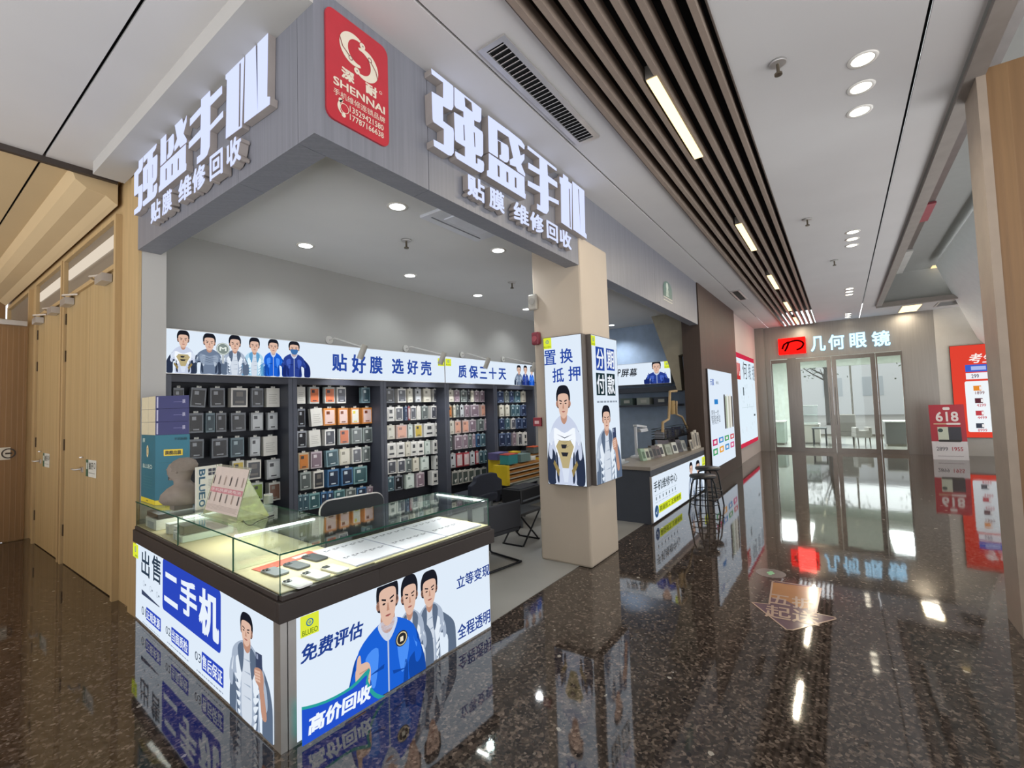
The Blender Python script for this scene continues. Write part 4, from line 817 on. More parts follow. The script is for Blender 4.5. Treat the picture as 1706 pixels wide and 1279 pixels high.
# ---- teal printed carton on the glass
GT = .8745
c0 = onz(258, 842, GT); c1 = onz(224.5, 830, GT); c2d = Vector((ca.x*.93+.05, ca.y+.1, 0)).normalized()
c2 = onz(330, 838, GT); e2 = (c2-c0); e2 = Vector((e2.x, e2.y, 0)); topc = onp(259, 725, c0, Vector((c0.x, c0.y, 0)).normalized()); hT = topc.z-GT; c1 = c0+(c1-c0)*min(1, (4.40-c0.y)/(c1.y-c0.y)); e1 = c1-c0
e2 = e2.normalized()*.23
t = thing('retail_carton', 'large teal cardboard carton with yellow base band standing on the glass', 'box', c0)
MB().obox(c0, e2, e1, (0, 0, hT)).build('carton', mat('teal_card', '#13687c', .45, var=.04), t)
n2 = Vector((e2.y, -e2.x, 0)).normalized(); n1 = Vector((e1.y, -e1.x, 0)).normalized(); 
if n2.dot(CP-c0) < 0: n2 = -n2
if n1.dot(CP-c0) < 0: n1 = -n1
Bf = Board(c0+n2*.001, e2, n2); Bs = Board(c1+n1*.001, -e1, n1); w2 = e2.length; w1 = e1.length
mb = MB(); Bf.rect(mb, (0, 0), (w2, .035), 0, flat('#e3cf2e')); Bs.rect(mb, (0, 0), (w1, .035), 0, flat('#e3cf2e')); Bf.text(mb, '贴膜', (w2*.6, .028), (w2*.8, .01), 1, flat('#7a7020'), .01); Bs.rect(mb, (w1*.4, .014), (w1*.55, .022), 1, flat('#8a7f22')); mb.build('yellow_band', None, t)
mb = MB(); Bf.rect(mb, (w2*.25, hT*.70), (w2*.80, hT*.79), 1, flat('#e8c92f')); Bf.text(mb, '旗舰出膜', (w2*.29, hT*.775), (w2*.76, hT*.715), 2, flat('#3a3420'), .04)
Bf.text(mb, '手机贴膜', (w2*.55, hT*.96), (w2*.92, hT*.92), 1, flat('#0d4654'), .02); Bf.rect(mb, (w2*.1, hT*.60), (w2*.85, hT*.605), 1, flat('#125f70')); Bf.rect(mb, (w2*.38, hT*.35), (w2*.55, hT*.54), 1, flat('#2c2b2a'))
Bs.text(mb, 'BLUEO', (w1*.15, hT*.57), (w1*.82, hT*.51), 1, flat('#cfe6df'), .03); Bs.disc(mb, (w1*.48, hT*.76), .045, 1, flat('#e6dcb4'), asp=.6); Bs.ring(mb, (w1*.48, hT*.76), .018, .026, 2, flat('#c49a3c'), asp=.6)
Bs.text(mb, '膜', (w1*.12, hT*.95), (w1*.3, hT*.89), 1, flat('#cfe6df'), .02)
for q in range(5): Bs.rect(mb, (w1*.18, hT*(.22+.04*q)), (w1*.8, hT*(.235+.04*q)), 1, flat('#2a7482'))
mb.build('print', None, t)
# ---- blue boxes stacked on the carton
zt0 = GT+hT+.001; bh = onp(259, 703, c0, Vector((c0.x, c0.y, 0)).normalized()).z-zt0-.001
e1n = e1.normalized(); e2n = e2.normalized()
for r in range(3):
    for k in range(2):
        o_ = c0+e1n*(.0+k*(w1*.5+.002)); z = zt0+r*(bh+.0015); wx = .225-.01*k
        t = thing('film_box', '%s white ended blue box in the %s layer of the stack on the teal carton' % (['front', 'rear'][k], ['bottom', 'middle', 'top'][r]), 'box', (o_.x, o_.y, z), 'blue boxes on the teal carton')
        MB().obox((o_.x, o_.y, z), e2n*wx, e1n*(w1*.5-.004), (0, 0, bh)).build('box', mat('violet_blue_card', '#232560', .45), t)
        MB().obox(Vector((o_.x, o_.y, z+.0005))-e2n*.0012, e2n*.001, e1n*(w1*.5-.004), (0, 0, bh-.001)).build('end_flap', flat('#d5ccae'), t)
        if k == 0:
            Bb = Board(Vector((o_.x, o_.y, z))+n2*.0006, e2n, n2); mb = MB(); Bb.rect(mb, (.008, .006), (.018, bh-.008), 0, flat('#b8b6ce')); Bb.rect(mb, (.12, bh*.5), (.18, bh*.52), 0, flat('#8e8cc0')); Bb.text(mb, '膜', (.18, bh*.7), (.2, bh*.4), 0, flat('#b8b6ce')); mb.build('print', None, t)
# ---- bust
stone = mat('grey_cast_stone', '#8b8076', .75, var=.08, scale=20, bump=.2)
pb = onz(303, 851, GT); pb = pb+Vector((.03, .10, 0)); t = thing('portrait_bust', 'grey sculpted portrait bust on a square plinth facing left, beside the teal carton', 'bust', pb)
MB().obox(pb+ca*-.055+cb*-.045, ca*.11, cb*.09, (0, 0, .035)).build('plinth', mat('dull_plinth', '#7d766c', .6), t, .003)
vd = Vector((-R_.x, -R_.y, 0)).normalized(); vp = Vector((-vd.y, vd.x, 0)); zz = GT+.035; KB = 1.5
def bp(a, b, z): q = pb+vd*a*KB+vp*b*KB; return Vector((q.x, q.y, zz+z*KB))
def blob(path, n=20, m_=stone):
    mb = MB(); vs = []; fs = []
    for (a, z, ra, rb) in path:
        for j in range(n):
            th = 2*math.pi*j/n; vs.append(bp(a+math.cos(th)*ra, math.sin(th)*rb, z))
    for i in range(len(path)-1):
        for j in range(n): fs.append((i*n+j, i*n+(j+1) % n, (i+1)*n+(j+1) % n, (i+1)*n+j))
    mb.add(vs, fs, m_, True); mb.add(vs[:n], [tuple(range(n))[::-1]], m_); mb.add(vs[-n:], [tuple(range(n))], m_); return mb
mb = blob([(-.0, 0, .075, .05), (-.0, .02, .085, .08), (-.005, .05, .075, .09), (-.01, .075, .055, .075), (-.01, .09, .035, .04), (-.003, .105, .032, .033), (.003, .118, .042, .034), (.006, .135, .052, .040), (.004, .16, .056, .043), (0, .18, .05, .04), (-.006, .195, .034, .03), (-.01, .203, .012, .012)])
for q in (-1, 1): mb.ball(bp(-.008, .042*q, .15), .009, .006, .014, stone, 8, 6); mb.ball(bp(.053, .017*q, .158), .007, .007, .005, stone, 8, 6)
mb.prism([[bp(.054, -.003, .165), bp(.064, -.003, .145), bp(.054, -.003, .140)]], vp*.008, stone); mb.ball(bp(.055, 0, .125), .009, .012, .004, stone, 8, 6); mb.ball(bp(.046, 0, .112), .014, .016, .009, stone, 8, 6)
mb.build('figure', None, t)
mb = blob([(-.008, .15, .058, .046), (-.012, .175, .059, .047), (-.014, .195, .045, .04), (-.014, .208, .02, .02)], m_=mat('grey_cast_hair', '#7e746a', .8, bump=.4, scale=60)); mb.build('hair', None, t)
# ---- white upright board with vertical word
p0 = onz(327, 850, GT); t = thing('display_board', 'white upright board with pale blue vertical lettering behind the price stand', 'sign', p0)
u_ = (onz(392, 835, GT)-p0); u_ = Vector((u_.x, u_.y, 0)).normalized(); n_ = Vector((u_.y, -u_.x, 0)); 
if n_.dot(CP-p0) < 0: n_ = -n_
Bd = Board(p0, u_, n_); hB = Bd.uv(323.5, 779)[1]; wB = .19
MB().obox(p0-n_*.012, u_*wB, n_*.012, (0, 0, hB)).build('board', flat('#d3d1c8'), t); mb = MB()
for i, ch in enumerate('BLUEO'):
    vs, fs = glyphs(ch, .06); h_ = hB*.165; y0 = hB*(.94-.18*i); mb.add([Bd.at(.018+(y)*.045, y0-x*h_, 1) for x, y in vs], fs, flat('#6f9ab8'))
for q in range(4): Bd.rect(mb, (.085+.03*(q % 2), hB*(.86-.09*(q//2))), (.11+.03*(q % 2), hB*(.93-.09*(q//2))), 1, flat('#3d3f4e'))
for q in range(6): Bd.rect(mb, (.085, hB*(.66-.035*q)), (.15, hB*(.668-.035*q)), 1, flat('#8d8c8c'))
mb.build('lettering', None, t)
# ---- tilted acrylic price stand
pA = onz(338, 856, GT); pC = onz(394, 871, GT); u_ = (pC-pA).normalized(); nb = Vector((u_.y, -u_.x, 0)); 
if nb.dot(CP-pA) < 0: nb = -nb
tl = None
for s_ in range(0, 60):
    th = math.radians(s_); V_ = Vector((0, 0, math.cos(th)))-nb*math.sin(th)+u_*.0; N_ = nb*math.cos(th)+Vector((0, 0, math.sin(th))); q = onp(364, 772, pA, N_)-pA
    if abs(q.dot(u_)) < .02 and tl is None: tl = (th, q.dot(V_.normalized()))
th, hh_ = tl if tl else (math.radians(25), .27); V_ = Vector((0, 0, math.cos(th)))-nb*math.sin(th); N_ = nb*math.cos(th)+Vector((0, 0, math.sin(th)))
hh_ = min(max(hh_, .2), .32); wS = (pC-pA).length
t = thing('acrylic_price_stand', 'tilted clear acrylic stand holding a pinkish price list on the counter glass', 'sign stand', pA); B = Board(pA, u_, N_, V_)
acr = glass('clear_acrylic', '#eef3ec', 1.2, .02, .12)
MB().obox(pA+Vector((0, 0, .002)), u_*wS, V_*hh_, -N_*.004).build('front_plate', acr, t)
mb = MB(); B.rect(mb, (.012, .03), (wS-.012, hh_-.012), 1, flat('#d9ccc4')); mb.build('price_sheet', None, t); mb = MB()
for r in range(2):
    for k in range(6):
        x = .022+(wS-.055)*k/5.3; y = hh_*(.62-.33*r); B.rect(mb, (x, y), (x+.016, y+hh_*.16), 2, flat(['#4d4a4c', '#77706e', '#a08f86'][(k+r) % 3])); B.rect(mb, (x, y+hh_*.17), (x+.014, y+hh_*.178), 2, flat('#6e605c'))
B.rect(mb, (.016, hh_*.46), (wS-.016, hh_*.56), 2, flat('#cf8a94')); B.text(mb, '手机换屏换电池', (.03, hh_*.545), (wS-.03, hh_*.485), 3, flat('#f0dede'), .02)
for q in range(5): B.rect(mb, (.02, hh_*(.22-.02*q)), (wS-.02-.02*(q % 2), hh_*(.225-.02*q)), 2, flat('#a89a96'))
mb.build('printed_rows', None, t); mb = MB()
for x, y in ((.01, hh_-.008), (wS-.01, hh_-.008)): mb.tube([B.at(x, y, 0), B.at(x, y, 6)], .006, alu)
mb.build('fixing_stud', None, t)
pk = pA+u_*wS+V_*hh_*.8; pg = Vector((pk.x, pk.y, GT+.002))-nb*.12
MB().prism([[pA+u_*wS+Vector((0, 0, .002)), pk, pg]], -u_*.004).prism([[pA+Vector((0, 0, .002)), pA+V_*hh_*.8, pg-u_*wS]], u_*.004).obox(pg-u_*wS, u_*wS, (pk-pg)*.98, -nb*.003).build('rear_support', glass('yellow_green_acrylic', '#e6ebca', 1.0, .05, .2), t)
MB().obox(pA+Vector((0, 0, .001)), u_*wS, nb*.03, (0, 0, .004)).build('foot', acr, t)
t = thing('charging_cable', 'thin black cable lying on the counter glass right of the price stand', 'cable', onz(430, 862, GT))
MB().tube([onz(x, y, GT+.004) for x, y in smooth([(405, 866), (409, 872), (418, 875), (430, 868), (447, 862), (453, 860), (455, 859)], 4, False)], .0022).build('cord', black_p, t); MB().tube([onz(447, 861, GT+.005), onz(456, 858, GT+.006)], .005).build('plug', black_p, t)
# small clear jar on the far wing
p_ = onz(447, 838, GT); t = thing('clear_jar', 'clear plastic jar on the glass right of the price stand', 'jar', p_); MB().lathe([(.03, 0), (.032, .04), (.03, .055)], p_.x, p_.y, GT).build('body', glass('jar_plastic', '#dfe6e2', 1.2, .05, .3), t); MB().lathe([(.028, .055), (.028, .065)], p_.x, p_.y, GT).build('lid', flat('#c9cdca'), t)
# white round box behind the teal carton
p_ = onz(321, 800, GT); t = thing('white_pot', 'cream pot with a small green plant behind the bust', 'potted plant', (2.2, 4.1, 0))
pp = onx(345, 765, 1.75); px_ = onz(352, 826, GT)
t.location = (px_.x, px_.y, GT); MB().lathe([(.035, 0), (.045, .09), (.04, .09), (.035, .08)], px_.x, px_.y, GT).build('pot', flat('#cfc8b4'), t)
random.seed(3); mb = MB()
for q in range(70):
    a = random.random()*6.28; r = random.random()*.07; z = GT+.11+random.random()*.11; c_ = Vector((px_.x+math.cos(a)*r, px_.y+math.sin(a)*r, z)); d1 = Vector((random.uniform(-1, 1), random.uniform(-1, 1), random.uniform(-.4, 1))).normalized()*.028; d2 = d1.orthogonal().normalized()*.008
    mb.add([c_-d1, c_+d2, c_+d1, c_-d2], [(0, 1, 2, 3)])
for q in range(6): a = q; mb.tube([(px_.x, px_.y, GT+.07), (px_.x+math.cos(a)*.04, px_.y+math.sin(a)*.04, GT+.17)], .002)
mb.build('foliage', mat('olive_leaf', '#566239', .6), t)

# ================================================================ SHELF BAYS
char = mat('charcoal_laminate', '#2c2e38', .5, var=.05); char2 = mat('charcoal_slatwall', '#23252f', .6); char3 = mat('grey_blue_upright', '#454853', .45)
hookm = mat('dark_peg_metal', '#3a3b40', .35, .6)
BX = [1.40, 2.48, 3.61, 4.71, 5.82, 6.98]
bayn = ['first', 'second', 'third', 'fourth', 'fifth']
bays = []
for i in range(5):
    x0, x1 = BX[i], BX[i+1]; t = thing('display_shelf_bay', 'charcoal slatwall shelf bay, %s from the left under the blue and white banner' % bayn[i], 'shelf', ((x0+x1)/2, 4.65, 0), 'charcoal shelf bays along the back wall')
    MB().box(x0+.002, x0+.045, 4.5, 4.84, .02, 1.86).build('upright', char3, t); MB().box(x1-.045, x1-.002, 4.5, 4.84, .02, 1.86).build('upright', char3, t)
    mb = MB().box(x0+.045, x1-.045, 4.80, 4.84, .02, 1.86)
    for k in range(17): mb.box(x0+.045, x1-.045, 4.797, 4.80, .12+.105*k, .125+.105*k, flat('#12131a'))
    mb.ms = [char2, flat('#12131a')]; mb.mi = [0 if q < 6 else 1 for q in range(len(mb.f))]; mb.build('slatwall_panel', None, t)
    MB().box(x0+.045, x1-.045, 4.5, 4.56, 1.80, 1.86).build('header', char, t); MB().box(x0+.045, x1-.045, 4.52, 4.80, .03, .10).build('plinth', char, t)
    bays.append(t)
PK = {  # body, window/case, accent, words, depth
 'k': ('#74787f', '#15161b', '#9a9da3', 'clear-edged black', .04), 'K': ('#9a9da2', '#1d1e24', '#b6b8ba', 'black', .05), 't': ('#6a7f88', '#1f3a44', '#9fb2b8', 'dark teal', .05),
 'w': ('#ebe9e3', '#50525a', '#a9aaad', 'white boxed', .07), 'W': ('#f0eee9', '#d8d6cf', '#3c3d40', 'white boxed two-panel', .09), 'p': ('#dbd8d0', None, '#9b9890', 'plain white backed', .05),
 's': ('#a8abae', '#c3c6c8', '#1e1f25', 'silver clear', .04), 'o': ('#d98b3f', '#e8c9c0', '#7a3d1e', 'orange boxed', .06), 'O': ('#d98b3f', '#e9e6da', '#d9c93a', 'orange and yellow boxed', .06),
 'r': ('#b9c0bd', '#d3744a', '#4a3a40', 'rainbow fronted', .04), 'g': ('#9aa39f', '#59605f', '#c3c7c3', 'grey', .05), 'n': ('#c0c0ba', '#7a5a4c', '#8c867c', 'brown windowed white', .08),
 'y': ('#d6d4cb', '#c9ad3c', '#2e2f33', 'yellow windowed', .06), 'm': ('#b9c4bc', '#d4ddd6', '#8c9a93', 'pale mint', .05), 'c': ('#d6d1c0', '#d5d1c2', '#8a8678', 'cream', .06),
 'B': ('#4d79a4', '#2a3448', '#c9d6df', 'blue sided', .07), 'b': ('#5f7190', '#2b3550', '#9aa9c4', 'navy', .05), 'R': ('#a53a44', '#c9bcbc', '#e0c9c9', 'red', .06),
 'P': ('#c9b4ad', '#e0a890', '#a07a70', 'peach', .05), 'l': ('#b6aab0', '#84727c', '#d2c9cc', 'mauve', .05), 'G': ('#b6bfb4', '#7f9a3a', '#2e3326', 'green windowed', .06),
 'e': ('#7b97a0', '#3c5660', '#c4d2d4', 'blue grey', .05), 'N': ('#e2ded6', '#3b3c40', '#6b6660', 'cream frame black', .07), 'a': ('#b7a98f', '#c47a3c', '#45403c', 'amber marbled', .04),
 'T': ('#79a0a2', '#3a5b60', '#c8d8d6', 'teal sided', .08), 'v': ('#b9b7b0', '#4c5552', '#d7d6d0', 'white triangle printed', .06)}
PY = 4.66
def package(bay, x0, x1, z0, z1, k, label, grp, tilt=0.0):
    body, win, acc, words, dep = PK[k]; w = x1-x0; h = z1-z0; t = thing('phone_case_package', label.replace('orange and yellow boxed', 'yellow orange').replace('rainbow fronted', 'rainbow'), 'phone case', ((x0+x1)/2, PY, z0), grp)
    c_, s_ = math.cos(tilt), math.sin(tilt); cx, cz = (x0+x1)/2, z1
    def q(u, v): du, dz = u-cx, v-cz; return (cx+du*c_-dz*s_, cz+du*s_+dz*c_)
    def bx(mb, a0, a1, b0, b1, y0, y1, m_=None):
        p = [q(a0, b0), q(a1, b0), q(a1, b1), q(a0, b1)]
        return mb.prism([[(u, y1, v) for u, v in p]], (0, y0-y1, 0), m_)
    bx(MB(), x0, x1, z0, z1, PY, PY+dep).build('box', flat(body, .35), t)
    f = w*.10
    if win:
        bx(MB(), x0+f, x1-f, z0+h*.09, z1-h*.11, PY-.004, PY).build('case', flat(win, .25), t); mb = MB()
        if k in 'WN': bx(mb, x0+w*.3, x1-w*.3, z1-h*.45, z1-h*.2, PY-.0055, PY-.004); mb.build('camera_ring', flat(acc, .25), t); mb = MB(); bx(mb, x0+w*.22, x1-w*.22, z0+h*.2, z0+h*.32, PY-.0055, PY-.004)
        elif k == 'v': mb.prism([[(x0+w*.35, PY-.0045, z0+h*.35), (x1-w*.15, PY-.0045, z0+h*.45), (x0+w*.6, PY-.0045, z0+h*.12)]], (0, .0005, 0))
        else: bx(mb, x0+w*.22, x0+w*.5, z1-h*.36, z1-h*.18, PY-.0055, PY-.004); mb.build('camera_ring', flat(acc, .25), t); mb = MB(); bx(mb, x0+w*.3, x1-w*.3, z0+h*.14, z0+h*.2, PY-.0055, PY-.004)
        mb.build('printed_label', flat(acc, .25), t)
    else:
        mb = MB()
        for r in range(5): bx(mb, x0+w*.18, x1-w*(.2+.1*(r % 2)), z0+h*(.2+.11*r), z0+h*(.22+.11*r), PY-.0008, PY)
        mb.build('printed_lines', flat(acc, .5), t)
    mb = MB(); bx(mb, cx-w*.16, cx+w*.16, z1, z1+.018, PY+.003, PY+.005); mb.build('hang_tab', flat('#c9c8c2', .4), t)
    mb = MB().tube([(cx, PY-.012, z1+.012), (cx, 4.79, z1+.012)], .0022, hookm, 6); mb.build('peg_hook', hookm, t)
C0 = (270, 620, 5.813); C1 = (485, 620, 5.564); C2 = (630, 620, 5.33); C3 = (740, 620, 5.33)
ROWS = [  # bay, origin, (top,bottom at x=0), (top,bottom at x=W), W, items
 (0, C0, (138, 338), (145, 335), 1200, 'k110-212 k285-432/4 k466-608 N670-830 k868-982 p1012-1158'),
 (0, C0, (385, 600), (380, 552), 1200, 'k256-400 t424-512 k522-622 k668-810 s862-980 s1022-1120'),
 (0, C0, (650, 850), (605, 798), 1200, 'k262-404 k482-638 t664-794 s852-952 p980-1116'),
 (0, C0, (870, 1060), (830, 1028), 1200, 'y680-794 N822-960 s1012-1150'),
 (0, C0, (1085, 1260), (1050, 1236), 1200, 'G872-978 n1034-1190'),
 (1, C1, (125, 292), (135, 282), 800, 'p56-132 r170-262 r310-405 w426-508 e652-732'),
 (1, C1, (330, 510), (318, 470), 800, 'k60-132 p178-286/-4 o300-412 o436-528 O554-632 o660-760'),
 (1, C1, (540, 705), (498, 645), 800, 'K58-144 p164-270/-3 w314-408 r446-540 g562-658 g668-760'),
 (1, C1, (748, 918), (672, 820), 800, 'a68-166 l184-288 e322-436/-3 c448-544 w568-654 g664-734'),
 (1, C1, (930, 1105), (850, 1010), 800, 'g84-184 N208-304 B338-444 B466-572 T580-706'),
 (1, C1, (1140, 1300), (1040, 1170), 800, 'e68-108 e112-162 T168-266 B278-332 B338-392 T402-498 g512-604 B612-698 l712-792/6'),
 (2, C2, (138, 272), (140, 262), 600, 'k66-144 w174-248 c260-308 s328-382 c402-468 w492-554'),
 (2, C2, (305, 440), (288, 408), 600, 'W80-144 w154-220 b236-262 R266-284 w288-338 p342-380 g388-442 w474-580/2'),
 (2, C2, (470, 602), (440, 562), 600, 'c80-148 P162-258 m264-308 y324-392 W408-498 W504-576'),
 (2, C2, (628, 772), (590, 712), 600, 'W78-158 W164-238 c244-288 W290-344 W348-408 m414-464 W488-568'),
 (2, C2, (788, 915), (725, 848), 600, 'w84-162 w174-244 g250-298 c308-364 m376-452 W508-590'),
 (2, C2, (935, 1070), (855, 985), 600, 'e84-142 k150-218 m244-322 l342-412 W480-562'),
 (3, C3, (148, 262), (165, 265), 420, 'c36-84 l90-138 g148-202 k208-232 c238-264 l270-312 l320-360'),
 (3, C3, (290, 405), (278, 388), 420, 'a38-68 c80-104 g106-134 s140-176 l182-222 l236-310 P328-366 P372-404'),
 (3, C3, (428, 558), (408, 510), 420, 'c44-90 P94-150 P162-220 l224-284 g304-354 l362-404'),
 (3, C3, (560, 698), (535, 648), 420, 'g44-72 l94-162 l166-212 g216-248 l252-280 B288-320 e324-368 l374-414'),
 (3, C3, (725, 862), (680, 792), 440, 's50-104 R108-166 R172-224 s230-274 R280-308 e312-348 e354-390 e396-440'),
 (3, C3, (885, 1020), (830, 925), 450, 'v70-122 v126-160 v164-212 v216-268 v274-322 v328-378 v386-446'),
 (4, C3, (168, 272), (165, 266), 740, 'b472-528 g538-576 b582-618 e634-676 c684-742'),
 (4, C3, (292, 402), (284, 386), 740, 'c488-532 c542-582 e596-630 e634-672 b684-738'),
 (4, C3, (418, 532), (402, 496), 740, 'b492-536 e546-584 w598-634 b642-688 b692-738'),
 (4, C3, (560, 668), (525, 648), 740, 'b488-546 b552-594 l608-640 w658-692 W704-754'),
]
rown = ['top', 'second', 'third', 'fourth', 'fifth', 'bottom']; rc = {}
ords = ['first', 'second', 'third', 'fourth', 'fifth', 'sixth', 'seventh', 'eighth', 'ninth']
for bay, (ox, oy, s), L0, L1, Wd, items in ROWS:
    ri = rc.get(bay, 0); rc[bay] = ri+1; n_ = 0; last = 0
    for it in items.split():
        k = it[0]; rng, *ti = it[1:].split('/'); xa, xb = map(float, rng.split('-')); ti = -math.radians(float(ti[0])) if ti else random.uniform(-.012, .012)
        xm = (xa+xb)/2; f_ = xm/Wd; yt = L0[0]+(L1[0]-L0[0])*f_; yb = L0[1]+(L1[1]-L0[1])*f_
        a = ony(ox+xa/s, oy+yt/s, PY); b = ony(ox+xb/s, oy+yb/s, PY); m_ = ony(ox+xm/s, oy+yt/s, PY); m2 = ony(ox+xm/s, oy+yb/s, PY)
        x0 = max(a.x, BX[bay]+.05, last+.006); x1 = min(b.x, BX[bay+1]-.05)
        if x1-x0 < .02: continue
        last = x1; m2.z = max(m2.z, .125)
        package(bays[bay], x0, x1, m2.z, m_.z-.01, k, '%s phone case package, %s along the %s row of the %s shelf bay' % (PK[k][3], ords[n_], rown[ri], bayn[bay]), 'phone case packages on the slatwall', ti)
        n_ += 1
# ---- banner light boxes
BY = 4.49
def light_box(name, label, B, u0, u1, v0, v1, depth, frame_m=alu, grp=None, panel=None):
    t = thing(name, label, 'light box', B.at(u0, v0), grp); w = u1-u0; h = v1-v0; B.clip = (u0+.006, v0+.006, u1-.006, v1-.006)
    MB().obox(B.at(u0, v0)-B.N*depth, B.U*w, B.V*h, B.N*(depth-.001)).build('housing', frame_m, t)
    mb = MB(); B.rect(mb, (u0+.006, v0+.006), (u1-.006, v1-.006), 0, panel or panel_m); mb.build('lit_panel', panel or panel_m, t); return t
B = Board((0, BY, 0), (1, 0, 0), (0, -1, 0))
sx_ = ony(741, 610, BY).x
t = light_box('banner_light_box', 'long lit banner with six printed people and blue characters over the shelves', B, 1.40, sx_-.004, 1.865, 2.243, .1)
Z4 = za((210, 520), 3.763); Z5 = za((540, 520), 3.761)
for A, Bq, st in (((250, 105), (430, 383), dict(c='armor', cx=.58, hh=.40, hw=.2)), ((395, 122), (600, 388), dict(c='steel', cx=.60, hh=.42, hw=.18)), ((590, 138), (765, 392), dict(c='silver', cx=.48, hh=.42, hw=.2)),
                 ((715, 152), (870, 398), dict(c='teal', cx=.56, hh=.40, hw=.2)), ((860, 165), (1010, 402), dict(c='blue', cx=.40, hh=.38, hw=.2, badge=0)), ((975, 178), (1150, 408), dict(c='navy', cx=.40, hh=.38, hw=.18, mask=1))):
    person(B, Z4(A), Z4(Bq), st, t, 2 if st['c'] not in ('silver', 'navy') else 14)
pd = B.uv(*Z4((598, 232))); mb = MB(); B.disc(mb, pd, .055, 26, film('#7e8a86')); B.ring(mb, pd, .045, .052, 27, film('#cfd8d2')); B.text(mb, 'M', (pd[0]-.028, pd[1]+.018), (pd[0]+.028, pd[1]-.018), 27, film('#e3ebe4'), .04)
B.rect(mb, (pd[0]-.008, pd[1]-.13), (pd[0]+.008, pd[1]-.05), 26, film('#b7bec2')); mb.build('round_paddle', None, t)
mb = MB(); c2_ = [(47, 255, 143, 372), (170, 262, 262, 385), (283, 272, 365, 388)]
for ch, (a, b, c_, d) in zip('贴好膜', c2_): B.ptext(mb, ch, Z5((a, b)), Z5((c_, d)), 4, film('#2b4a9e'), .045)
mb.build('lettering', None, t); mb = MB()
for ch, (a, b, c_, d) in zip('选好壳', [(422, 288, 498, 388), (518, 295, 588, 392), (603, 302, 672, 398)]): B.ptext(mb, ch, Z5((a, b)), Z5((c_, d)), 4, film('#2b4a9e'), .045)
mb.build('lettering', None, t); logo(B, Z5((710, 288)), Z5((752, 338)), t)
t = light_box('banner_light_box', 'shorter lit banner reading a thirty day guarantee, right of the long one', B, sx_+.004, 6.98, 1.865, 2.243, .1)
mb = MB()
for ch, (a, b, c_, d) in zip('质保三十天', [(838, 328, 892, 412), (905, 332, 963, 416), (972, 340, 1020, 418), (1030, 345, 1080, 420), (1090, 350, 1140, 425)]): B.ptext(mb, ch, Z5((a, b)), Z5((c_, d)), 4, film('#2b4a9e'), .045)
mb.build('lettering', None, t); logo(B, Z5((758, 290)), Z5((795, 338)), t)
for A, Bq, st in (((1188, 330), (1245, 462), dict(c='steel', cx=.55, hh=.42, hw=.22)), ((1235, 332), (1285, 462), dict(c='navy', cx=.5, hh=.42, hw=.22)), ((1280, 338), (1318, 462), dict(c='blue', cx=.5, hh=.42, hw=.24, badge=0))): person(B, Z5(A), Z5(Bq), st, t, 2)
# ---- arm spotlights above the banner
for i, (a, b, c_) in enumerate((((30, 172), (195, 215), (250, 250)), ((510, 230), (672, 260), (750, 290)), ((862, 275), (985, 300), (1030, 320)), ((1120, 300), (1260, 322), (1320, 345)))):
    p0 = ony(*Z5(a), 4.61); p0.z = 2.31; yF = 4.12; tip = ony(*Z5(c_), yF)
    t = thing('arm_spotlight', '%s slim arm spotlight reaching out over the lit banner from the left' % ords[i].capitalize(), 'spotlight', p0, 'arm spotlights over the banner')
    MB().tube([(p0.x, 4.615, p0.z), (p0.x, 4.60, p0.z)], .045, flat('#b9b7b2'), 16).build('wall_plate', None, t)
    tp = Vector((tip.x, yF, tip.z+.05)); MB().tube([(p0.x, 4.60, p0.z), (p0.x, 4.5, p0.z+.01), (tp.x, yF, tp.z)], .008, flat('#b9b7b2')).build('arm', None, t)
    MB().tube([tp+Vector((.015, .0, .03)), tp+Vector((-.02, .05, -.12))], .033, mat('spot_can', '#a19c92', .4), 16).build('lamp_can', None, t)
    lamp('lamp', 'SPOT', tp+Vector((-.03, .06, -.14)), 22, (.96, .98, 1), .03, rot=(math.radians(24), 0, 0), spot=1.7, parent=t)

# ================================================================ PILLAR POSTERS, ALARMS
BP = Board((3.78, 0, 0), (0, -1, 0), (-1, 0, 0)); a = BP.uv(904.5, 563); b_ = BP.uv(976, 809)
t = light_box('poster_light_box', 'lit poster on the left pillar face, figure in white and gold armour', BP, a[0], -1.905, .755, 2.155, .085, umber2)
ZP = za((895, 545), 4.74); mb = MB()
for ch, (x0, y0, x1, y1) in zip('置换抵押', [(56, 186, 152, 293), (180, 172, 284, 278), (120, 325, 215, 432), (245, 310, 346, 420)]): BP.ptext(mb, ch, ZP((x0, y0)), ZP((x1, y1)), 4, film('#2747a0'), .025)
mb.build('lettering', None, t); logo(BP, ZP((50, 90)), ZP((115, 168)), t)
person(BP, ZP((62, 470)), ZP((384, 1250)), dict(c='armor', cx=.5, hh=.33, hw=.17), t, 2)
BQ = Board((3.8, 1.86, 0), (1, 0, 0), (0, -1, 0)); a = BQ.uv(984, 556); b_ = BQ.uv(1037, 800)
t = light_box('poster_light_box', 'lit poster on the right face of the pillar with four characters in squares', BQ, a[0], b_[0], .755, 2.155, .072, umber2)
mb = MB(); mb2 = MB()
for ch, (x0, y0, x1, y1), cl_ in zip('分期付款', [(456, 150, 530, 345), (540, 165, 610, 345), (460, 358, 537, 538), (545, 365, 616, 540)], ['#2747a0', '#2747a0', '#1f3338', '#1f3338']):
    A_ = BQ.uv(*ZP((x0, y0))); B_ = BQ.uv(*ZP((x1, y1))); BQ.rect(mb, (A_[0], B_[1]), (B_[0], A_[1]), 3, film(cl_)); w = B_[0]-A_[0]; h = A_[1]-B_[1]
    BQ.text(mb2, ch, (A_[0]+w*.07, A_[1]-h*.07), (B_[0]-w*.07, B_[1]+h*.07), 4, film('#e9eef5'), .03)
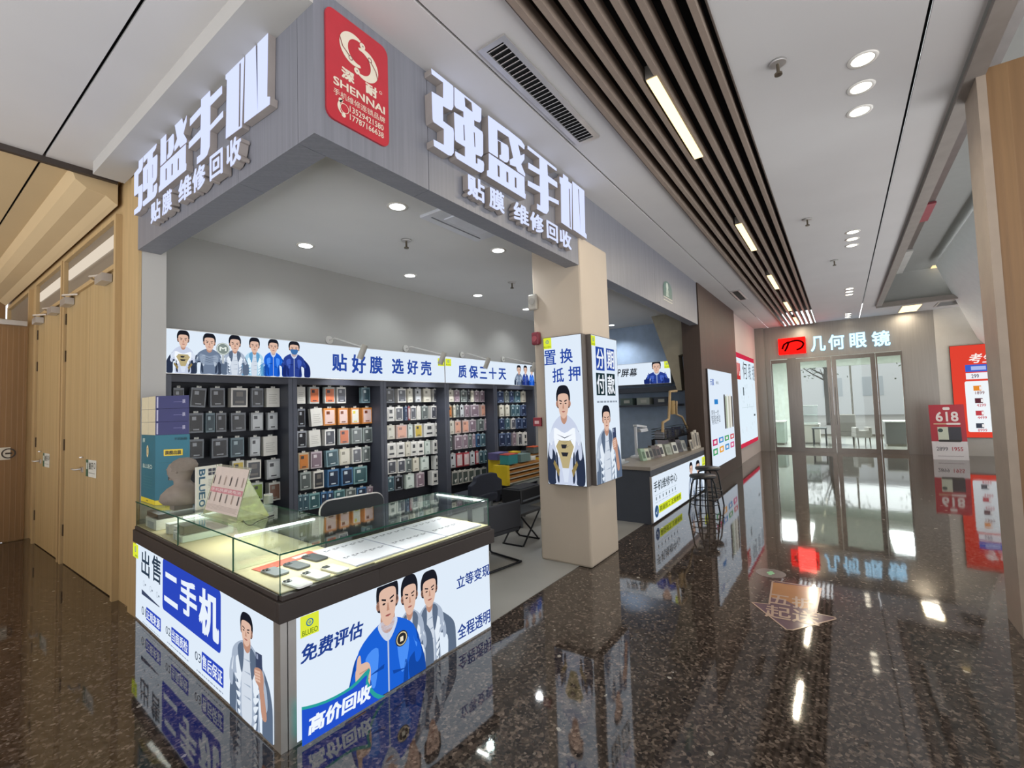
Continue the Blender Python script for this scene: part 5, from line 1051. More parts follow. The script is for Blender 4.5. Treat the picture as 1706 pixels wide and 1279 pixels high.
mb.build('square_field', None, t); mb2.build('lettering', None, t); mb = MB(); greek(BQ, mb, ZP((470, 582)), ZP((628, 596)), 1, 3, film('#8a94a2'), .8, 7); mb.build('small_print', None, t)
logo(BQ, ZP((420, 62)), ZP((455, 148)), t); person(BQ, ZP((448, 622)), ZP((672, 1235)), dict(c='silver', phone=1, cx=.42, hh=.30, hw=.15), t, 2)
p_ = onx(889, 503, 3.86); t = thing('emergency_speaker', 'beige round edged sounder high on the pillar', 'alarm', p_); MB().obox((3.825, p_.y-.05, p_.z-.085), (.043, 0, 0), (0, .1, 0), (0, 0, .16)).build('housing', mat('beige_plastic', '#a29c92', .5), t, .015); MB().tube([(3.824, p_.y, p_.z), (3.82, p_.y, p_.z)], .035, flat('#8e8a82'), 16).build('grille', None, t)
p_ = onx(896, 565, 3.86); t = thing('fire_alarm_sounder', 'dark red rounded fire alarm sounder beside the pillar poster', 'alarm', p_); MB().obox((3.81, p_.y-.04, p_.z-.06), (.058, 0, 0), (0, .09, 0), (0, 0, .13)).build('housing', mat('alarm_red', '#7c2f3c', .35), t, .02); MB().tube([(3.81, p_.y+.005, p_.z), (3.80, p_.y+.005, p_.z)], .028, flat('#9c4650'), 16).build('lens', None, t)
p_ = onx(897, 703, 3.86); t = thing('call_point', 'red manual call point box low beside the pillar poster', 'alarm', p_); MB().obox((3.84, p_.y-.04, p_.z-.04), (.028, 0, 0), (0, .09, 0), (0, 0, .085)).build('housing', mat('call_point_red', '#93303c', .35), t, .004); MB().obox((3.838, p_.y-.02, p_.z-.015), (.002, 0, 0), (0, .05, 0), (0, 0, .03)).build('label_plate', flat('#d9b3b3'), t)

# ================================================================ REPAIR COUNTER
slate = mat('slate_blue_laminate', '#3f444e', .45, var=.04)
t = thing('repair_counter', 'dark repair counter with a lit advert front behind the pillar', 'counter', (7, 2.4, 0)); rc_ = t
MB().box(5.62, 8.31, 1.98, 2.55, 0, .66).build('cabinet_body', slate, t); MB().box(5.60, 8.32, 1.955, 2.58, .66, .705).build('worktop', mat('grey_beige_worktop', '#8f877e', .4), t, .003)
MB().box(5.60, 8.31, 1.958, 1.979, .59, .66).build('apron', slate, t)
lb = MB().box(5.62, 8.30, 1.955, 1.979, .02, .585).build('light_box', alu, t)
BC = Board((0, 1.953, 0), (1, 0, 0), (0, -1, 0)); BC.clip = (5.63, .028, 8.29, .58); mb = MB(); BC.rect(mb, (5.63, .028), (8.29, .58), 0, panel_m); mb.build('lit_panel', panel_m, lb)
ZR3 = za((1075, 750), 6.73)
mb = MB(); BC.ptext(mb, '手机维修中心', ZR3((88, 360)), ZR3((356, 340)), 3, film('#26333a'), .02)
mb.build('lettering', None, lb)
mb = MB(); A_ = BC.uv(*ZR3((108, 500))); B_ = BC.uv(*ZR3((358, 460)))
for q in range(7):
    u = A_[0]+(B_[0]-A_[0])*q/7; BC.rect(mb, (u, .245), (u+.10, .25), 2, film('#9fb0b8')); BC.rect(mb, (u, .335), (u+.10, .34), 2, film('#9fb0b8')); BC.rect(mb, (u+.03, .275), (u+.06, .315), 2, film('#42545c'))
mb.build('icon_row', None, lb); mb = MB()
A_ = BC.uv(*ZR3((150, 640))); B_ = BC.uv(*ZR3((405, 560))); BC.rect(mb, (A_[0], .10), (B_[0], .20), 2, film('#cfdc2e')); BC.text(mb, '高级技工 正规维修', (A_[0]+.03, .185), (B_[0]-.03, .115), 3, film('#3d4a1c'), .02)
mb.build('yellow_caption', None, lb); mb = MB(); BC.disc(mb, (A_[0]-.08, .14), .075, 2, film('#2a4f78')); BC.poly(mb, [(A_[0]-.12, .14), (A_[0]-.09, .10), (A_[0]-.04, .18), (A_[0]-.09, .125)], 3, film('#dbe6ef')); mb.build('tick_badge', None, lb)
person(BC, ZR3((470, 150)), ZR3((560, 560)), dict(c='silver', cx=.5, hh=.33, hw=.24), lb, 2); person(BC, ZR3((530, 130)), ZR3((640, 530)), dict(c='silver', cx=.45, hh=.33, hw=.22), lb, 14)
logo(BC, ZR3((630, 80)), ZR3((668, 160)), lb)
# items on the worktop
WZ = .707
def onw(px, py): return onz(px, py, WZ)
def wbox(name, label, px, py, w, d, h, col, cat='box', grp='packages on the repair counter', rot=0.0, lean=0.0, acc='#2f3438'):
    p_ = onw(px, py); p_.y = min(max(p_.y, 2.0), 2.45); p_.x = min(p_.x, 8.12); t = thing(name, label, cat, p_, grp); A_ = Vector((math.cos(rot), math.sin(rot), 0)); B_ = Vector((-A_.y, A_.x, 0)); up = (Vector((0, 0, 1))+B_*lean).normalized()
    MB().obox(p_, A_*w, B_*d, up*h).build('box', flat(col), t); MB().obox(p_+up*h*.2+A_*w*.2-B_*.002, A_*w*.6, B_*.0019, up*h*.55).build('window', flat(acc), t)
for i, (px, w, h, cl_, ac, wd) in enumerate(((1072, .10, .17, '#8fa890', '#4e6650', 'green'), (1078, .11, .16, '#b7bba9', '#3a3c38', 'pale'), (1084, .10, .16, '#6c6f66', '#24262b', 'dark'), (1090, .12, .18, '#5a5350', '#28292c', 'brown black'), (1096, .12, .16, '#6d5f60', '#2c2d33', 'mottled'),
        (1101, .13, .18, '#c9c9bf', '#2f3134', 'white framed'), (1112, .16, .16, '#9da497', '#7f877a', 'grey green'), (1123, .15, .17, '#c6c8c0', '#30343a', 'white'), (1131, .14, .20, '#4c4b52', '#26272c', 'charcoal'), (1139, .13, .17, '#a5a8a5', '#6d7274', 'silver'))):
    wbox('phone_package', '%s package standing on the repair counter, %s from the left' % (wd, ords[i] if i < 9 else 'tenth'), px, 768-(px-1072)*.25, w*.85, .05, h, cl_, 'phone package', rot=-.3, lean=.3, acc=ac)
wbox('printed_leaflet_box', 'pale lilac sheet box lying over the packages', 1092, 745, .62, .2, .22, '#b9b2bd', acc='#a8a2b0', lean=.3)
for i, (x, h) in enumerate(((7.72, .17), (7.87, .29), (8.02, .31), (8.17, .26))):
    t = thing('leaning_frame', 'white framed card leaning at the right end of the repair counter, %s from left' % ords[i], 'card', (x, 2.0, WZ), 'leaning cards'); MB().obox((x, 2.0, WZ), (.13, 0, 0), (0, .018, 0), (-.05, .02, h)).build('card', flat('#c7c0b3'), t); MB().obox((x+.02-.008, 2.0-.001+.003, WZ+h*.15), (.09, 0, 0), (0, .0015, 0), (-.035, .014, h*.7)).build('printed_face', flat('#8d857b' if i % 2 else '#5d5a58'), t)
p_ = onw(1061, 762); t = thing('desk_lamp', 'white angular desk lamp on the left end of the repair counter', 'lamp', p_); wl = flat('#c2c6cc')
MB().box(p_.x-.09, p_.x+.09, p_.y-.06, p_.y+.06, WZ, WZ+.03).build('base', wl, t); MB().box(p_.x-.02, p_.x+.02, p_.y-.015, p_.y+.015, WZ+.03, WZ+.46).build('post', wl, t); MB().obox((p_.x-.02, p_.y-.03, WZ+.45), (.42, -.0, -.04), (0, .06, 0), (0, 0, .03)).build('arm', wl, t); MB().obox((p_.x+.1, p_.y-.05, WZ+.36), (.3, 0, 0), (0, .1, 0), (-.05, 0, .05)).build('lamp_head', wl, t)
p_ = onw(1034, 770); t = thing('white_tray', 'white flat tray beside the desk lamp', 'tray', p_); p_.x = 5.64; MB().box(p_.x, p_.x+.3, 2.36, 2.55, WZ, WZ+.02).build('tray_base', flat('#9ba2a8'), t); MB().box(p_.x+.05, p_.x+.25, 2.4, 2.52, WZ+.02, WZ+.05).build('papers', flat('#b6bcc0'), t)
# tall wooden framed stand with wire basket
p_ = Vector((7.75, 2.3, WZ)); t = thing('merchandise_stand', 'tall wooden framed stand with a wire basket of goods on the repair counter', 'display stand', p_); wd = mat('pale_wood', '#a58c66', .5)
g0 = ony(1104, 718, 2.35); mb = MB()
P2 = lambda x, y: ony(x, y, 2.22)
mb.tube([P2(1104, 720), P2(1104, 704), P2(1114, 698), P2(1116, 652), P2(1127, 651)], .022, wd, 6); mb.build('post', wd, t); MB().tube([P2(1127, 668), P2(1127, 690), P2(1136, 694), P2(1146, 715)], .018, wd, 6).build('brace', wd, t)
a = P2(1104, 702); b_ = P2(1146, 724); mb = MB()
for q in range(9):
    x = a.x+(b_.x-a.x)*q/8; mb.tube([(x, 2.20, WZ+.22), (x, 2.20, WZ+.38)], .004, black_met, 5)
for q in range(5): z = WZ+.22+.04*q; mb.tube([(a.x, 2.20, z), (b_.x, 2.20, z), (b_.x, 2.40, z), (a.x, 2.40, z)], .004, black_met, 5, True)
mb.build('wire_basket', None, t); MB().box(a.x+.04, a.x+.09, 2.38, 2.42, WZ, WZ+.22).build('basket_leg', black_met, t); MB().box(b_.x-.09, b_.x-.04, 2.38, 2.42, WZ, WZ+.22).build('basket_leg', black_met, t); mb = MB()
random.seed(5); MB().box(a.x+.02, b_.x-.02, 2.21, 2.39, WZ+.22, WZ+.235).build('basket_floor', black_met, t)
for q in range(14): x = a.x+.05+(b_.x-a.x-.15)*q/14; h = random.uniform(.06, .14); MB().box(x, x+.05, 2.23, 2.37, WZ+.236, WZ+.235+h).build('goods_packet', flat(random.choice(['#33353c', '#4c4f58', '#8a8d95', '#2a3350', '#5b5652'])), t)
MB().box(P2(1127, 670).x-.05, P2(1127, 670).x+.12, 2.28, 2.31, P2(1127, 690).z, P2(1127, 667).z).build('hanging_card', flat('#a58a5a'), t)
# banner on the far wall of the repair bay
BB = Board((8.95, 0, 0), (0, -1, 0), (-1, 0, 0)); ZB2 = za((1020, 580), 6.394); a = BB.uv(*ZB2((-60, 190))); b_ = BB.uv(*ZB2((628, 375))); vt = BB.uv(*ZB2((628, 130)))[1]
t = light_box('banner_light_box', 'small lit banner with a printed person in a dark blue jacket in the repair bay', BB, a[0], b_[0], b_[1]+.01, vt, .297)
mb = MB(); BB.ptext(mb, 'P', ZB2((58, 225)), ZB2((92, 298)), 4, film('#22262e'), .03, .15); BB.ptext(mb, '屏', ZB2((95, 225)), ZB2((180, 302)), 4, film('#22262e'), .03, .15); BB.ptext(mb, '幕', ZB2((182, 218)), ZB2((268, 298)), 4, film('#22262e'), .03, .15); mb.build('lettering', None, t)
person(BB, ZB2((330, 142)), ZB2((612, 372)), dict(c='navy', cx=.52, hh=.52, hw=.16), t, 2); logo(BB, ZB2((552, 140)), ZB2((612, 210)), t)
t = thing('wall_shelf', 'dark shelf under the small banner in the repair bay holding pale cartons', 'shelf', (9.1, 3, 1.5)); MB().box(8.9, 9.24, 2.5, 3.8, 1.70, 1.80).build('upper_board', slate, t); MB().box(8.9, 9.24, 2.5, 3.8, 1.42, 1.46).build('lower_board', slate, t)
for q, (y, c_) in enumerate(((3.55, '#5d6f6c'), (3.2, '#9aa29c'), (2.85, '#3d4450'))): tt = thing('carton', '%s carton on the dark shelf of the repair bay' % ['grey green', 'pale', 'dark'][q], 'box', (9.05, y, 1.462), 'cartons on the repair bay shelf'); MB().box(8.95, 9.2, y-.12, y+.14, 1.462, 1.6).build('carton_body', flat(c_), tt); MB().box(8.949, 8.9495, y-.06, y+.06, 1.5, 1.56).build('label', flat('#b9bcb6'), tt)

# ================================================================ WALL POSTERS AND END WALL
BT = Board((0, 1.90, 0), (1, 0, 0), (0, -1, 0)); ZW = za((1170, 600), 6.73)
a = BT.uv(1178.5, 613); b_ = BT.uv(1226, 761)
t = light_box('poster_light_box', 'white lit phone poster with eight coloured tiles on the timber wall', BT, a[0], b_[0], .28, 2.07, .028, umber)
mb = MB(); BT.ptext(mb, '天翼', ZW((85, 205)), ZW((130, 285)), 2, film('#3f62b0'), .02); BT.ptext(mb, '通信', ZW((150, 232)), ZW((182, 270)), 2, film('#4c5560'), .0); BT.ptext(mb, '领先一步', ZW((98, 560)), ZW((185, 612)), 2, film('#4c5560'), .0); BT.ptext(mb, '智能体验', ZW((100, 620)), ZW((205, 690)), 2, film('#4c5560'), .0); greek(BT, mb, ZW((110, 715)), ZW((185, 748)), 1, 2, film('#8892a0'), .1)
mb.build('lettering', None, t); mb = MB(); A_ = BT.uv(*ZW((132, 438))); B_ = BT.uv(*ZW((176, 492))); BT.rect(mb, (A_[0], B_[1]), (B_[0], A_[1]), 2, film('#2e7fc4')); mb.build('blue_tile', None, t)
mb = MB(); A_ = BT.uv(*ZW((235, 382))); B_ = BT.uv(*ZW((348, 745)))
for q, c_ in enumerate(('#4d4a4a', '#a9b39e', '#dfe3da', '#b9b7a9', '#e3e1d6', '#56504e')): w = (B_[0]-A_[0])/6; BT.poly(mb, rrect(A_[0]+w*q, B_[1], A_[0]+w*(q+1), A_[1]-.03*(q % 2), .04), 2+q, film(c_))
mb.build('printed_phones', None, t)
cols = ['#c03a6a', '#2e86c8', '#3c9a5a', '#c84850', '#45a06a', '#e0a03a', '#3f8cc4', '#d0588c']
tl_ = [(115, 880, 172, 958), (185, 858, 238, 922), (250, 838, 298, 900), (312, 820, 355, 880), (120, 988, 175, 1065), (192, 960, 242, 1030), (256, 934, 302, 1000), (314, 910, 358, 975)]
for c_, (x0, y0, x1, y1) in zip(cols, tl_):
    mb = MB(); A_ = BT.uv(*ZW((x0, (y0+y1)/2-(y1-y0)*.33))); B_ = BT.uv(*ZW((x1, (y0+y1)/2+(y1-y0)*.33))); BT.rect(mb, (A_[0], B_[1]), (B_[0], A_[1]), 2, film(c_)); w = B_[0]-A_[0]; h = A_[1]-B_[1]; BT.rect(mb, (A_[0]+w*.25, B_[1]+h*.25), (B_[0]-w*.25, A_[1]-h*.25), 3, film('#e9dfe2')); mb.build('coloured_tile', None, t)
BS = Board((0, 1.95, 0), (1, 0, 0), (0, -1, 0)); a = BS.uv(1226, 590); b_ = BS.uv(1263, 728)
t = light_box('poster_light_box', 'red bordered white lit optician poster on the blush wall', BS, a[0], b_[0], .36, 2.62, .028, mat('red_frame', '#b83244', .4), panel=emi('cool_poster_diffuser', '#dcebf6', LB))
mb = MB(); u0, u1 = a[0], b_[0]; BS.rect(mb, (u0, 2.5), (u1, 2.62), 1, film('#c8304a')); BS.rect(mb, (u0, .36), (u1, .46), 1, film('#c8304a')); mb.build('red_border', None, t)
mb = MB(); A_ = BS.uv(*ZW((372, 20))); B_ = BS.uv(*ZW((430, 218))); BS.rect(mb, (A_[0], B_[1]), (B_[0], min(A_[1], 2.5)), 2, film('#c03a3a')); BS.text(mb, '几', (A_[0]+.05, 2.42), (B_[0]-.05, B_[1]+.08), 3, film('#f0e0dc'), .02); mb.build('red_field', None, t)
mb = MB(); BS.ptext(mb, '何', ZW((445, 10)), ZW((505, 215)), 2, film('#2c2f38'), .0); BS.ptext(mb, '眼', ZW((512, 40)), ZW((548, 225)), 2, film('#5a6a7a'), .0); BS.ptext(mb, '镜', ZW((552, 50)), ZW((588, 232)), 2, film('#5a6a7a'), .0); mb.build('lettering', None, t)
mb = MB(); random.seed(11); w = u1-u0
BS.rect(mb, (u0+w*.15, 1.30), (u1-w*.15, 1.305), 2, film('#9ab0b4'))
for q in range(26): x = u0+w*random.uniform(.12, .82); y = random.uniform(.6, 1.8); BS.rect(mb, (x, y), (x+.03, y+random.uniform(.02, .14)), 2, film(random.choice(['#c4d3dc', '#b5c8cf', '#d0c8d0'])))
BS.rect(mb, (u0+w*.25, 1.60), (u0+w*.30, 1.80), 2, film('#4c5860')); BS.rect(mb, (u1-w*.2, 1.05), (u1-w*.1, 1.1), 2, film('#4c5860')); mb.build('faint_drawing', None, t)
# end wall signs
BE_ = Board((EX-.03, 0, 0), (0, -1, 0), (-1, 0, 0)); ZE = za((1280, 530), 7.755)
a = BE_.uv(*ZE((128, 275))); b_ = BE_.uv(*ZE((490, 460))); vt = BE_.uv(*ZE((310, 255)))[1]; vb = BE_.uv(*ZE((310, 462)))[1]
t = thing('shop_sign', 'glowing red sign box with a dark flourish at the left of the optician sign', 'sign', BE_.at(a[0], vb)); redg = emi('red_sign_glow', '#ff1410', 2.2)
MB().obox(BE_.at(a[0], vb)+Vector((-.09, 0, 0)), BE_.U*(b_[0]-a[0]), (0, 0, vt-vb), (.119, 0, 0)).build('lit_box', redg, t)
BE2 = Board((EX-.125, 0, 0), (0, -1, 0), (-1, 0, 0)); mb = MB(); dr = emi('dark_red_stroke', '#3a0204', 1)
w = b_[0]-a[0]; h = vt-vb; BE2.band(mb, smooth([(a[0]+w*.15, vb+h*.35), (a[0]+w*.22, vb+h*.6), (a[0]+w*.38, vb+h*.72), (a[0]+w*.33, vb+h*.45), (a[0]+w*.24, vb+h*.2)], 4, False), .05, 3, dr); BE2.band(mb, smooth([(a[0]+w*.38, vb+h*.72), (a[0]+w*.7, vb+h*.8), (a[0]+w*.92, vb+h*.62), (a[0]+w*.86, vb+h*.35), (a[0]+w*.68, vb+h*.22)], 4, False), .05, 3, dr)
mb.build('flourish', None, t)
lamp('glow', 'AREA', (EX-.2, 1.0, 2.95), 5, (1, .06, .05), .6, .4, rot=(0, math.radians(-90+180), 0), parent=t)
blue_l = emi('ice_blue_letter', '#b4e2ff', 2.0)
for i, (ch, (x0, y0, x1, y1)) in enumerate(zip('几何眼镜', [(540, 240, 745, 425), (770, 218, 990, 402), (1045, 198, 1275, 375), (1330, 172, 1580, 358)])):
    A_ = BE_.uv(*ZE((x0, (y0+y1)/2-90))); B_ = BE_.uv(*ZE((x1, (y0+y1)/2+85)))
    t = thing('sign_letter', '%s ice blue lit character of the optician sign on the end wall' % ords[i].capitalize(), 'sign letter', BE_.at(A_[0], B_[1]), 'optician sign characters'); vs, fs = glyphs(ch, .03)
    P3 = [BE_.at(A_[0]+x*(B_[0]-A_[0]), B_[1]+y*(A_[1]-B_[1]), 30) for x, y in vs]; MB().add(P3, fs).build('lit_face', blue_l, t)
    ed = {}
    for f_ in fs:
        for q in range(len(f_)): ed[(f_[q], f_[(q+1) % len(f_)])] = 1
    mb = MB()
    for (q, r) in ed:
        if (r, q) not in ed: mb.add([P3[q], P3[r], P3[r]+Vector((.065, 0, 0)), P3[q]+Vector((.065, 0, 0))], [(0, 1, 2, 3)])
    mb.build('letter_return', blue_l, t)

# ================================================================ END WALL GLAZING AND THE OPTICIAN BEYOND
YD = {k: eY(v) for k, v in dict(a=1287, b=1315, c=1333, d=1377, e=1388, f=1398, g=1446, h=1464, i=1507).items()}
pane_g = glass('door_glass', '#f4f8f6', 1.0)
def framed(n, y0, y1, fw, label, handle=None):
    d = bpy.data.objects.new(n, None); COL.objects.link(d); d.location = (EX, y0, 0); d['kind'] = 'structure'; d['label'] = label
    MB().box(EX-.03, EX+.05, y1, y1+fw, .0, 2.60).box(EX-.03, EX+.05, y0-fw, y0, .0, 2.60).box(EX-.03, EX+.05, y1+fw, y0-fw, 2.50, 2.60).box(EX-.03, EX+.05, y1+fw, y0-fw, .0, .11).build('steel_frame', steel, d)
    MB().box(EX+.005, EX+.013, y1+fw, y0-fw, .11, 2.50).build('glass_pane', pane_g, d)
    if handle is not None: MB().tube([(EX-.08, handle, .75), (EX-.08, handle, 1.75)], .016, steel).tube([(EX-.08, handle, .85), (EX-.03, handle, .85)], .01, steel).tube([(EX-.08, handle, 1.65), (EX-.03, handle, 1.65)], .01, steel).build('pull_handle', None, d)
    return d
framed('window_1', YD['a'], YD['b'], .03, 'narrow fixed glass panel left of the steel doors')
framed('door_3', YD['c']+.06, YD['e']+.005, .10, 'left steel framed glass door of the optician', YD['e']+.06)
framed('door_4', YD['e']-.005, YD['h']-.03+.06, .10, 'right steel framed glass door of the optician', YD['e']-.06)
framed('window_2', YD['h']+.02, YD['i'], .03, 'narrow fixed glass panel right of the steel doors')
struct('trim_9', MB().box(EX-.05, EX+.1, YD['c']+.06, YD['b'], 0, 2.62), steel)
struct('floor', MB().box(15.35, 21.5, -4.5, 4.5, -.1, 0), mat('pale_polished_tile', '#a9a9a2', .12, var=.04, scale=1))
struct('ceiling', MB().box(15.35, 21.5, -4.5, 4.5, 3.0, 3.05), mat('optician_ceiling', '#dcdcd6', .8))
op = mat('optician_white_wall', '#c9cfc9', .7)
struct('wall_optician_left', MB().box(15.35, 21.5, 3.2, 3.3, 0, 3.0), op); struct('wall_optician_right', MB().box(15.35, 21.5, -3.3, -3.2, 0, 3.0), op)
struct('wall_optician_back', MB().box(21.4, 21.5, 1.5, 3.2, 0, 3.0).box(21.4, 21.5, -3.2, 1.5, 2.65, 3.0).box(21.4, 21.5, -3.2, -2.2, 0, 2.65), op)
struct('window_3', MB().box(21.42, 21.48, -.35, -.29, 0, 2.65).box(21.42, 21.48, 1.44, 1.5, 0, 2.65).box(21.42, 21.48, -2.2, 1.5, 0, .08), steel)
for i, y in enumerate((1.6, -1.6)):
    t = thing('optician_ceiling_light', '%s bright panel lamp inside the optician beyond the glass doors' % ['left', 'right'][i], 'ceiling light', (18, y, 3.0)); MB().box(16.8, 19.2, y-.4, y+.4, 2.985, 3.0).build('diffuser', emi('store_panel_glow', '#f4f8ff', 1.5), t); lamp('lamp', 'AREA', (18, y, 2.96), 220, (.97, 1, 1), 3.0, 1.2, parent=t)
def cabinet(name, label, x0, x1, y0, y1, h, col, cat='cabinet'):
    t = thing(name, label, cat, ((x0+x1)/2, (y0+y1)/2, 0)); MB().box(x0, x1, y0, y1, .06, h).build('body', flat(col), t); MB().box(x0+.02, x1-.02, y0+.02, y1-.02, 0, .06).build('plinth', flat('#8f8a82'), t); MB().box(x0-.015, x1+.015, y0-.015, y1+.015, h, h+.03).build('worktop', flat('#e3e4e0'), t); return t
cabinet('display_cabinet', 'white cabinet with greenish drawers behind the left glass panel', 17.2, 18.1, 1.55, 2.35, .72, '#c4d4cc')
t = cabinet('reception_counter', 'low cream counter with a glass case on it inside the optician', 17.6, 18.2, .62, 1.32, .62, '#d2cfc6', 'counter')
t = thing('eyewear_case', 'glass display case with pale goods standing on the cream counter', 'display case', (17.9, .95, .65)); MB().box(17.65, 18.15, .66, 1.28, .652, .67).build('base', flat('#b9bcb8'), t); MB().box(17.65, 18.15, .66, 1.28, .67, 1.22, pane_g).build('glass_case', pane_g, t); MB().box(17.7, 18.1, .7, 1.24, .92, .93).build('glass_shelf', flat('#b5c0bc'), t); MB().box(17.64, 18.16, .65, 1.29, 1.22, 1.24).build('lid', flat('#9ea49f'), t)
def tub_chair(name, label, x, y, col, h=.78, w=.56, rot=0):
    t = thing(name, label, 'chair', (x, y, 0)); f_ = flat(col, .7); c_, s_ = math.cos(rot), math.sin(rot); A_ = Vector((c_, s_, 0)); B_ = Vector((-s_, c_, 0)); O = Vector((x, y, 0))
    MB().obox(O-A_*w/2-B_*w/2+Vector((0, 0, .28)), A_*w, B_*w, (0, 0, .14)).build('seat', f_, t, .03); MB().obox(O-A_*w/2-B_*w/2+Vector((0, 0, .4)), A_*.1, B_*w, (0, 0, h-.4)).build('backrest', f_, t, .03)
    for q in (-1, 1):
        MB().obox(O-A_*w/2+B_*(q*w/2-.04*(q+1)/1)+Vector((0, 0, .4)), A_*w*.9, B_*.08, (0, 0, .18)).build('armrest', f_, t, .02)
        for r in (-1, 1): p_ = O+A_*r*w*.36+B_*q*w*.36; MB().tube([(p_.x, p_.y, .29), (p_.x+A_.x*r*.04, p_.y+A_.y*r*.04, 0)], .018, flat('#4a4038'), 6, r2=.012).build('leg', None, t)
tub_chair('armchair', 'grey upholstered armchair behind the right glass door', 17.6, .0, '#8f8a84', .95, .62, 0); tub_chair('armchair', 'low pale grey stool chair right of the grey armchair', 17.0, -.42, '#a9a5a2', .5, .4, .3)
t = thing('side_table', 'small dark topped table left of the grey armchair in the optician', 'table', (17.2, .62, 0)); MB().box(16.9, 17.5, .42, .80, .52, .56).build('tabletop', flat('#5c6060'), t)
for a in (16.93, 17.45):
    for b in (.45, .77): MB().tube([(a, b, .52), (a, b, 0)], .015, black_met, 6).build('leg', None, t)
t = cabinet('display_cabinet', 'dark grey cabinet behind the narrow right glass panel', 17.4, 18.2, -1.75, -1.0, .70, '#6f6f70')
t = thing('hanging_banner', 'grey green tall panel standing behind the narrow right glass panel', 'partition', (16.2, -1.35, 0)); MB().box(16.4, 16.44, -1.75, -1.42, .02, 2.9).build('panel', flat('#8d968f'), t); MB().box(16.35, 16.49, -1.75, -1.42, 0, .02).build('foot', flat('#6f6f70'), t)
t = thing('optometry_screen', 'white upright machine behind the narrow left glass panel', 'machine', (18.9, 2.2, 0)); MB().box(18.8, 19.1, 2.0, 2.5, 0, .8).build('stand', flat('#cfd6d2'), t); MB().box(18.9, 19.0, 2.05, 2.45, .8, 1.9).build('screen', flat('#e4ebe8'), t); MB().tube([(18.95, 2.55, .8), (18.95, 2.55, 2.0)], .04, flat('#6f7a78')).build('column', None, t)
# outdoors
struct('floor', MB().box(21.5, 60, -25, 25, -.12, -.02), mat('street_paving', '#8d8b86', .8, scale=1))
def tree(x, y, h, label, seed, col):
    random.seed(seed); t = thing('street_tree', label, 'tree', (x, y, -.02), 'street trees'); mb = MB().tube([(x, y, -.02), (x+.05, y+.05, h*.5), (x, y-.1, h*.8)], .14, None, 8, r2=.05)
    br = []
    for q in range(9):
        a = q*.7+random.random(); z = h*(.4+.05*q); e_ = (x+math.cos(a)*1.2, y+math.sin(a)*1.3, z+1.0); mb.tube([(x+.02, y, z), ((x+e_[0])/2, (y+e_[1])/2, z+.45), e_], .05, None, 5, r2=.015); br.append(Vector(e_))
    mb.build('trunk', flat('#4b443c', .9), t); mb = MB()
    for b_ in br:
        for q in range(70):
            c_ = b_+Vector((random.gauss(0, .5), random.gauss(0, .5), random.gauss(0, .35))); d1 = Vector((random.uniform(-1, 1), random.uniform(-1, 1), random.uniform(-.6, .6))).normalized()*.09; d2 = d1.orthogonal().normalized()*.04; mb.add([c_-d1, c_+d2, c_+d1, c_-d2], [(0, 1, 2, 3)])
    mb.build('foliage', flat(col, .8), t)
tree(25.5, 3.3, 4.6, 'leafy street tree outside seen through the left glass door', 4, '#66745a'); tree(30, .6, 5.2, 'street tree outside seen through the right glass door', 8, '#5f6e58'); tree(26, -4.2, 4.4, 'street tree outside at the right, behind the narrow panel', 12, '#6c7868')
t = thing('street_building', 'pale building across the street beyond the optician windows', 'building', (48, -2, -.02)); MB().box(46, 52, -12, 3, -.02, 5.2).build('wall', flat('#eef0f2', .8), t); MB().box(45.8, 52.2, -12.2, 3.2, 5.2, 5.5).build('roof', flat('#c9cccf', .8), t)
for r in range(1):
    for k in range(5): MB().box(45.96, 46, -10.5+2.6*k, -9.2+2.6*k, 1.5+2.6*r, 3.0+2.6*r).build('window', flat('#cdd4da', .3), t)
# ---- right: red poster and the 618 board
BRr = Board((EX-.04, 0, 0), (0, -1, 0), (-1, 0, 0)); Z5b = za((1520, 540), 3.043)
a = BRr.uv(*Z5b((186, 110))); b_ = BRr.uv(*Z5b((470, 548))); vb = BRr.uv(*Z5b((300, 575)))[1]; vt = (BRr.uv(*Z5b((186, 112)))[1]+BRr.uv(*Z5b((350, 100)))[1])/2
t = light_box('poster_light_box', 'red lit poster with a white product list, partly behind the oak pillar', BRr, a[0], b_[0], vb, vt, .038, umber, panel=emi('red_poster_film', '#e04434', 1.0))
mb = MB(); cc = BRr.uv(*Z5b((285, 150))); ce = BRr.uv(*Z5b((355, 195))); w = ce[0]-cc[0]
BRr.text(mb, '考', cc, ce, 3, film('#f5e6e2'), .04, .2); BRr.text(mb, '生', (ce[0]+.02, cc[1]), (ce[0]+w+.02, ce[1]), 3, film('#f5e6e2'), .04, .2); BRr.text(mb, '节', (ce[0]+w+.04, cc[1]), (ce[0]+2*w+.04, ce[1]), 3, film('#f5e6e2'), .04, .2); mb.build('lettering', None, t)
mb = MB(); A_ = BRr.uv(*Z5b((266, 207))); BRr.rect(mb, (A_[0], BRr.uv(*Z5b((266, 243)))[1]), (b_[0]-.05, A_[1]), 2, film('#3f5fc4')); BRr.rect(mb, (A_[0]+.1, A_[1]-.13), (A_[0]+.35, A_[1]-.04), 3, film('#a9b8e6')); mb.build('blue_bar', None, t)
mb = MB(); B_ = BRr.uv(*Z5b((270, 248))); BRr.rect(mb, (B_[0], BRr.uv(*Z5b((270, 280)))[1]), (b_[0]-.05, B_[1]), 2, film('#ecebf0')); BRr.ptext(mb, '299', Z5b((298, 254)), Z5b((338, 272)), 3, film('#3c4458'), .02); mb.build('white_bar', None, t)
